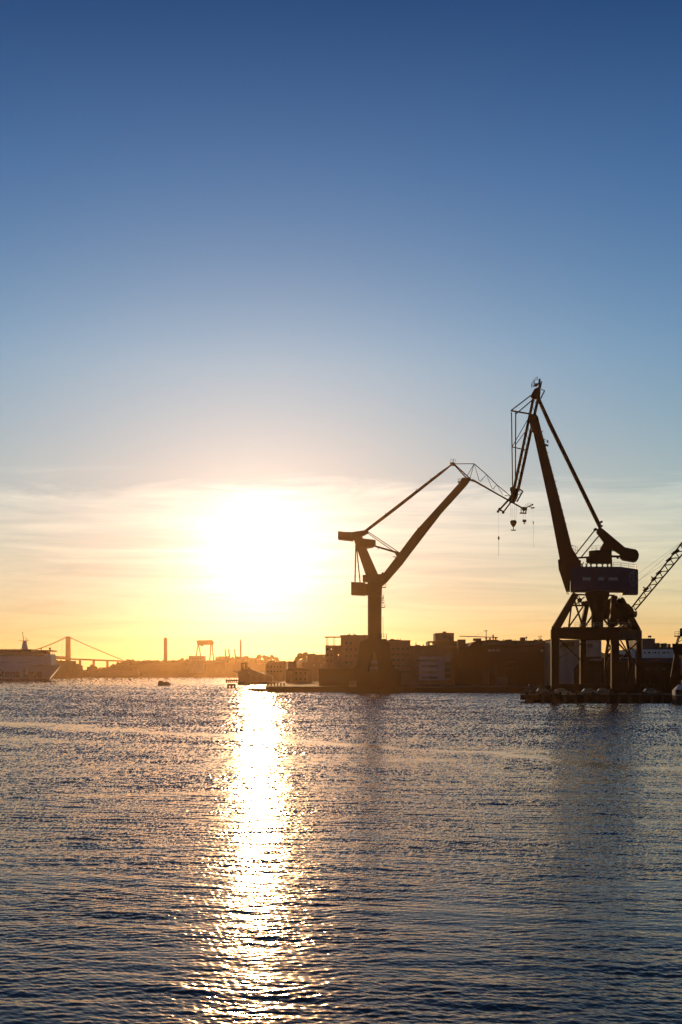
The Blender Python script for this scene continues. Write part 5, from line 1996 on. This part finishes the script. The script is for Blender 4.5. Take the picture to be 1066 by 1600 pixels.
# ------------------------------------------------------------------ trees on the hazy shore
def tree(name, label, px, py, Y, h, rad, seed, group):
    r = random.Random(seed)
    g = P(px, py, Y)
    t = thing(name, label, 'tree', g, group)
    m = MB()
    m.tube(g + Vector((0, 0, -1.5)), g + Vector((0, 0, h * .6)), h * .035, h * .012, n=6)
    for k in range(5):
        a = r.uniform(0, 6.28)
        b0 = g + Vector((0, 0, h * r.uniform(.3, .55)))
        m.tube(b0, b0 + Vector((math.cos(a) * rad * .6, math.sin(a) * rad * .6, h * .22)), h * .014, h * .005, n=4)
    m.build('trunk', 'bark', t)
    m = MB()
    for k in range(11):
        a, f = r.uniform(0, 6.28), r.uniform(0, 1)
        c = g + Vector((math.cos(a) * rad * .55 * (1 - f * .6), math.sin(a) * rad * .55, h * (.35 + .55 * f)))
        cr = rad * r.uniform(.3, .55) * (1 - .4 * f)
        for q in range(34):
            d = Vector((r.gauss(0, 1), r.gauss(0, 1), r.gauss(0, .8))).normalized() * cr * r.uniform(.5, 1.05)
            u = Vector((r.gauss(0, 1), r.gauss(0, 1), r.gauss(0, 1))).normalized() * rad * .16
            v = u.orthogonal().normalized() * rad * .16
            p = c + d
            m.add([p - u, p - v, p + u, p + v], [(0, 1, 2, 3)])
    m.build('crown', 'leaf', t)


def trees():
    i = 0
    g1 = 'hazy trees on the low shore under the bridge'
    for px, py, h, rd in ((128, 1050.5, 6, 4), (139, 1050, 9, 6), (144, 1049, 12, 7), (149, 1049, 10, 6), (178, 1046.5, 11, 8), (186, 1044.5, 12, 8), (194, 1043, 11, 8), (201, 1041, 12, 8), (207, 1039.5, 11, 8)):
        tree('shore_tree', 'hazy round tree under the bridge approach, %s counted from the ferry bow' % ORD[i], px, py, 2620, h, rd, 100 + i, g1)
        i += 1
    i = 0
    g2 = 'hazy trees along the plateau skyline'
    for px, py, h, rd in ((284, 1034.6, 9, 6), (292, 1034.6, 7, 5), (356, 1033, 9, 7), (363, 1033, 8, 6), (405, 1031, 10, 7), (412, 1032, 10, 7), (418, 1032.6, 9, 7), (425, 1033, 12, 7), (432, 1033.6, 9, 6)):
        tree('skyline_tree', 'hazy tree on the plateau skyline, %s counted from the plain square tower' % ORD[i], px, py, 2830, h, rd, 200 + i, g2)
        i += 1
    i = 0
    g3 = 'hazy trees on the slope above the warehouse'
    for px, py, h, rd in ((464, 1035, 5, 3), (468, 1033, 7, 4), (472, 1032, 6, 4), (477, 1030, 6, 4)):
        tree('slope_tree', 'hazy tree on the slope, %s from the warehouse roof tower towards the stepped house' % ORD[i], px, py, 1290, h, rd, 300 + i, g3)
        i += 1


trees()


def far_woods():
    r = random.Random(77)
    m = MB()
    prof = [(150, 1047), (170, 1043.8), (186, 1041.6), (205, 1038.6), (222, 1034.4), (262, 1034.6), (345, 1034.6), (360, 1032), (400, 1031.6), (440, 1034)]
    for (a, b), (c, d) in zip(prof, prof[1:]):
        n = int((c - a) * 2.2)
        for k in range(n):
            f = r.random()
            p = P(a + (c - a) * f, b + (d - b) * f, 2800) + Vector((0, r.uniform(-30, 40), 0))
            hh = r.choice((1.0, 1.5, 2.2, 3.6))
            for q in range(7):
                u = Vector((r.gauss(0, 1), r.gauss(0, 1), r.gauss(0, 1))).normalized() * 1.3
                v = u.orthogonal().normalized() * 1.3
                e = p + Vector((r.gauss(0, 1.6), r.gauss(0, 1.6), r.uniform(-2, hh)))
                m.add([e - u, e - v, e + u, e + v], [(0, 1, 2, 3)])
    m.build('far_woods', 'leaf')['kind'] = 'stuff'


far_woods()


# ------------------------------------------------------------------ bird
def bird():
    Y = 560.0
    c = P(673.6, 966.8, Y)
    t = thing('gull', 'single gull gliding in the sky above the squat roof tower', 'bird', c)
    m = MB()
    m.lathe(c, [(.001, -.0), (.001, .0)], 4)
    m = MB()
    L = [(-.26, .02), (-.12, .07), (.05, .085), (.18, .06), (.28, .02)]
    n = 8
    vs, fs = [], []
    for x, r_ in L:
        for k in range(n):
            a = 2 * math.pi * k / n
            vs.append(c + Vector((math.cos(a) * r_, x, math.sin(a) * r_)))
    for i in range(len(L) - 1):
        fs += [(i * n + k, i * n + (k + 1) % n, (i + 1) * n + (k + 1) % n, (i + 1) * n + k) for k in range(n)]
    fs += [tuple(range(n - 1, -1, -1)), tuple(range((len(L) - 1) * n, len(L) * n))]
    m.add(vs, fs)
    for sg in (-1, 1):
        m.add([c + Vector((sg * .05, -.1, .05)), c + Vector((sg * .05, .12, .05)), c + Vector((sg * .28, .1, .16)), c + Vector((sg * .28, -.08, .16)), c + Vector((sg * .58, -.12, .08)),
               c + Vector((sg * .05, .0, .02)), c + Vector((sg * .28, .0, .135))],
              [(0, 1, 2, 3), (3, 2, 4), (0, 3, 6, 5), (1, 5, 6, 2), (3, 4, 6), (2, 6, 4)])
    m.build('body', 'bird', t)


bird()


# ------------------------------------------------------------------ haze
def haze():
    m = MB()
    m.box(-7200, 7200, -320, 9100, -2.2, 140)
    mat = bpy.data.materials.new('evening_haze')
    mat.use_nodes = True
    nt = mat.node_tree
    nt.nodes.clear()
    o = nt.nodes.new('ShaderNodeOutputMaterial')
    v = nt.nodes.new('ShaderNodeVolumePrincipled')
    v.inputs['Color'].default_value = (1.0, .63, .33, 1)
    v.inputs['Density'].default_value = HAZE_D
    v.inputs['Anisotropy'].default_value = HAZE_G
    nt.links.new(v.outputs[0], o.inputs['Volume'])
    ob = m.build('haze', mat)
    ob['kind'] = 'stuff'


HAZE_D = .000023
HAZE_G = .88
haze()
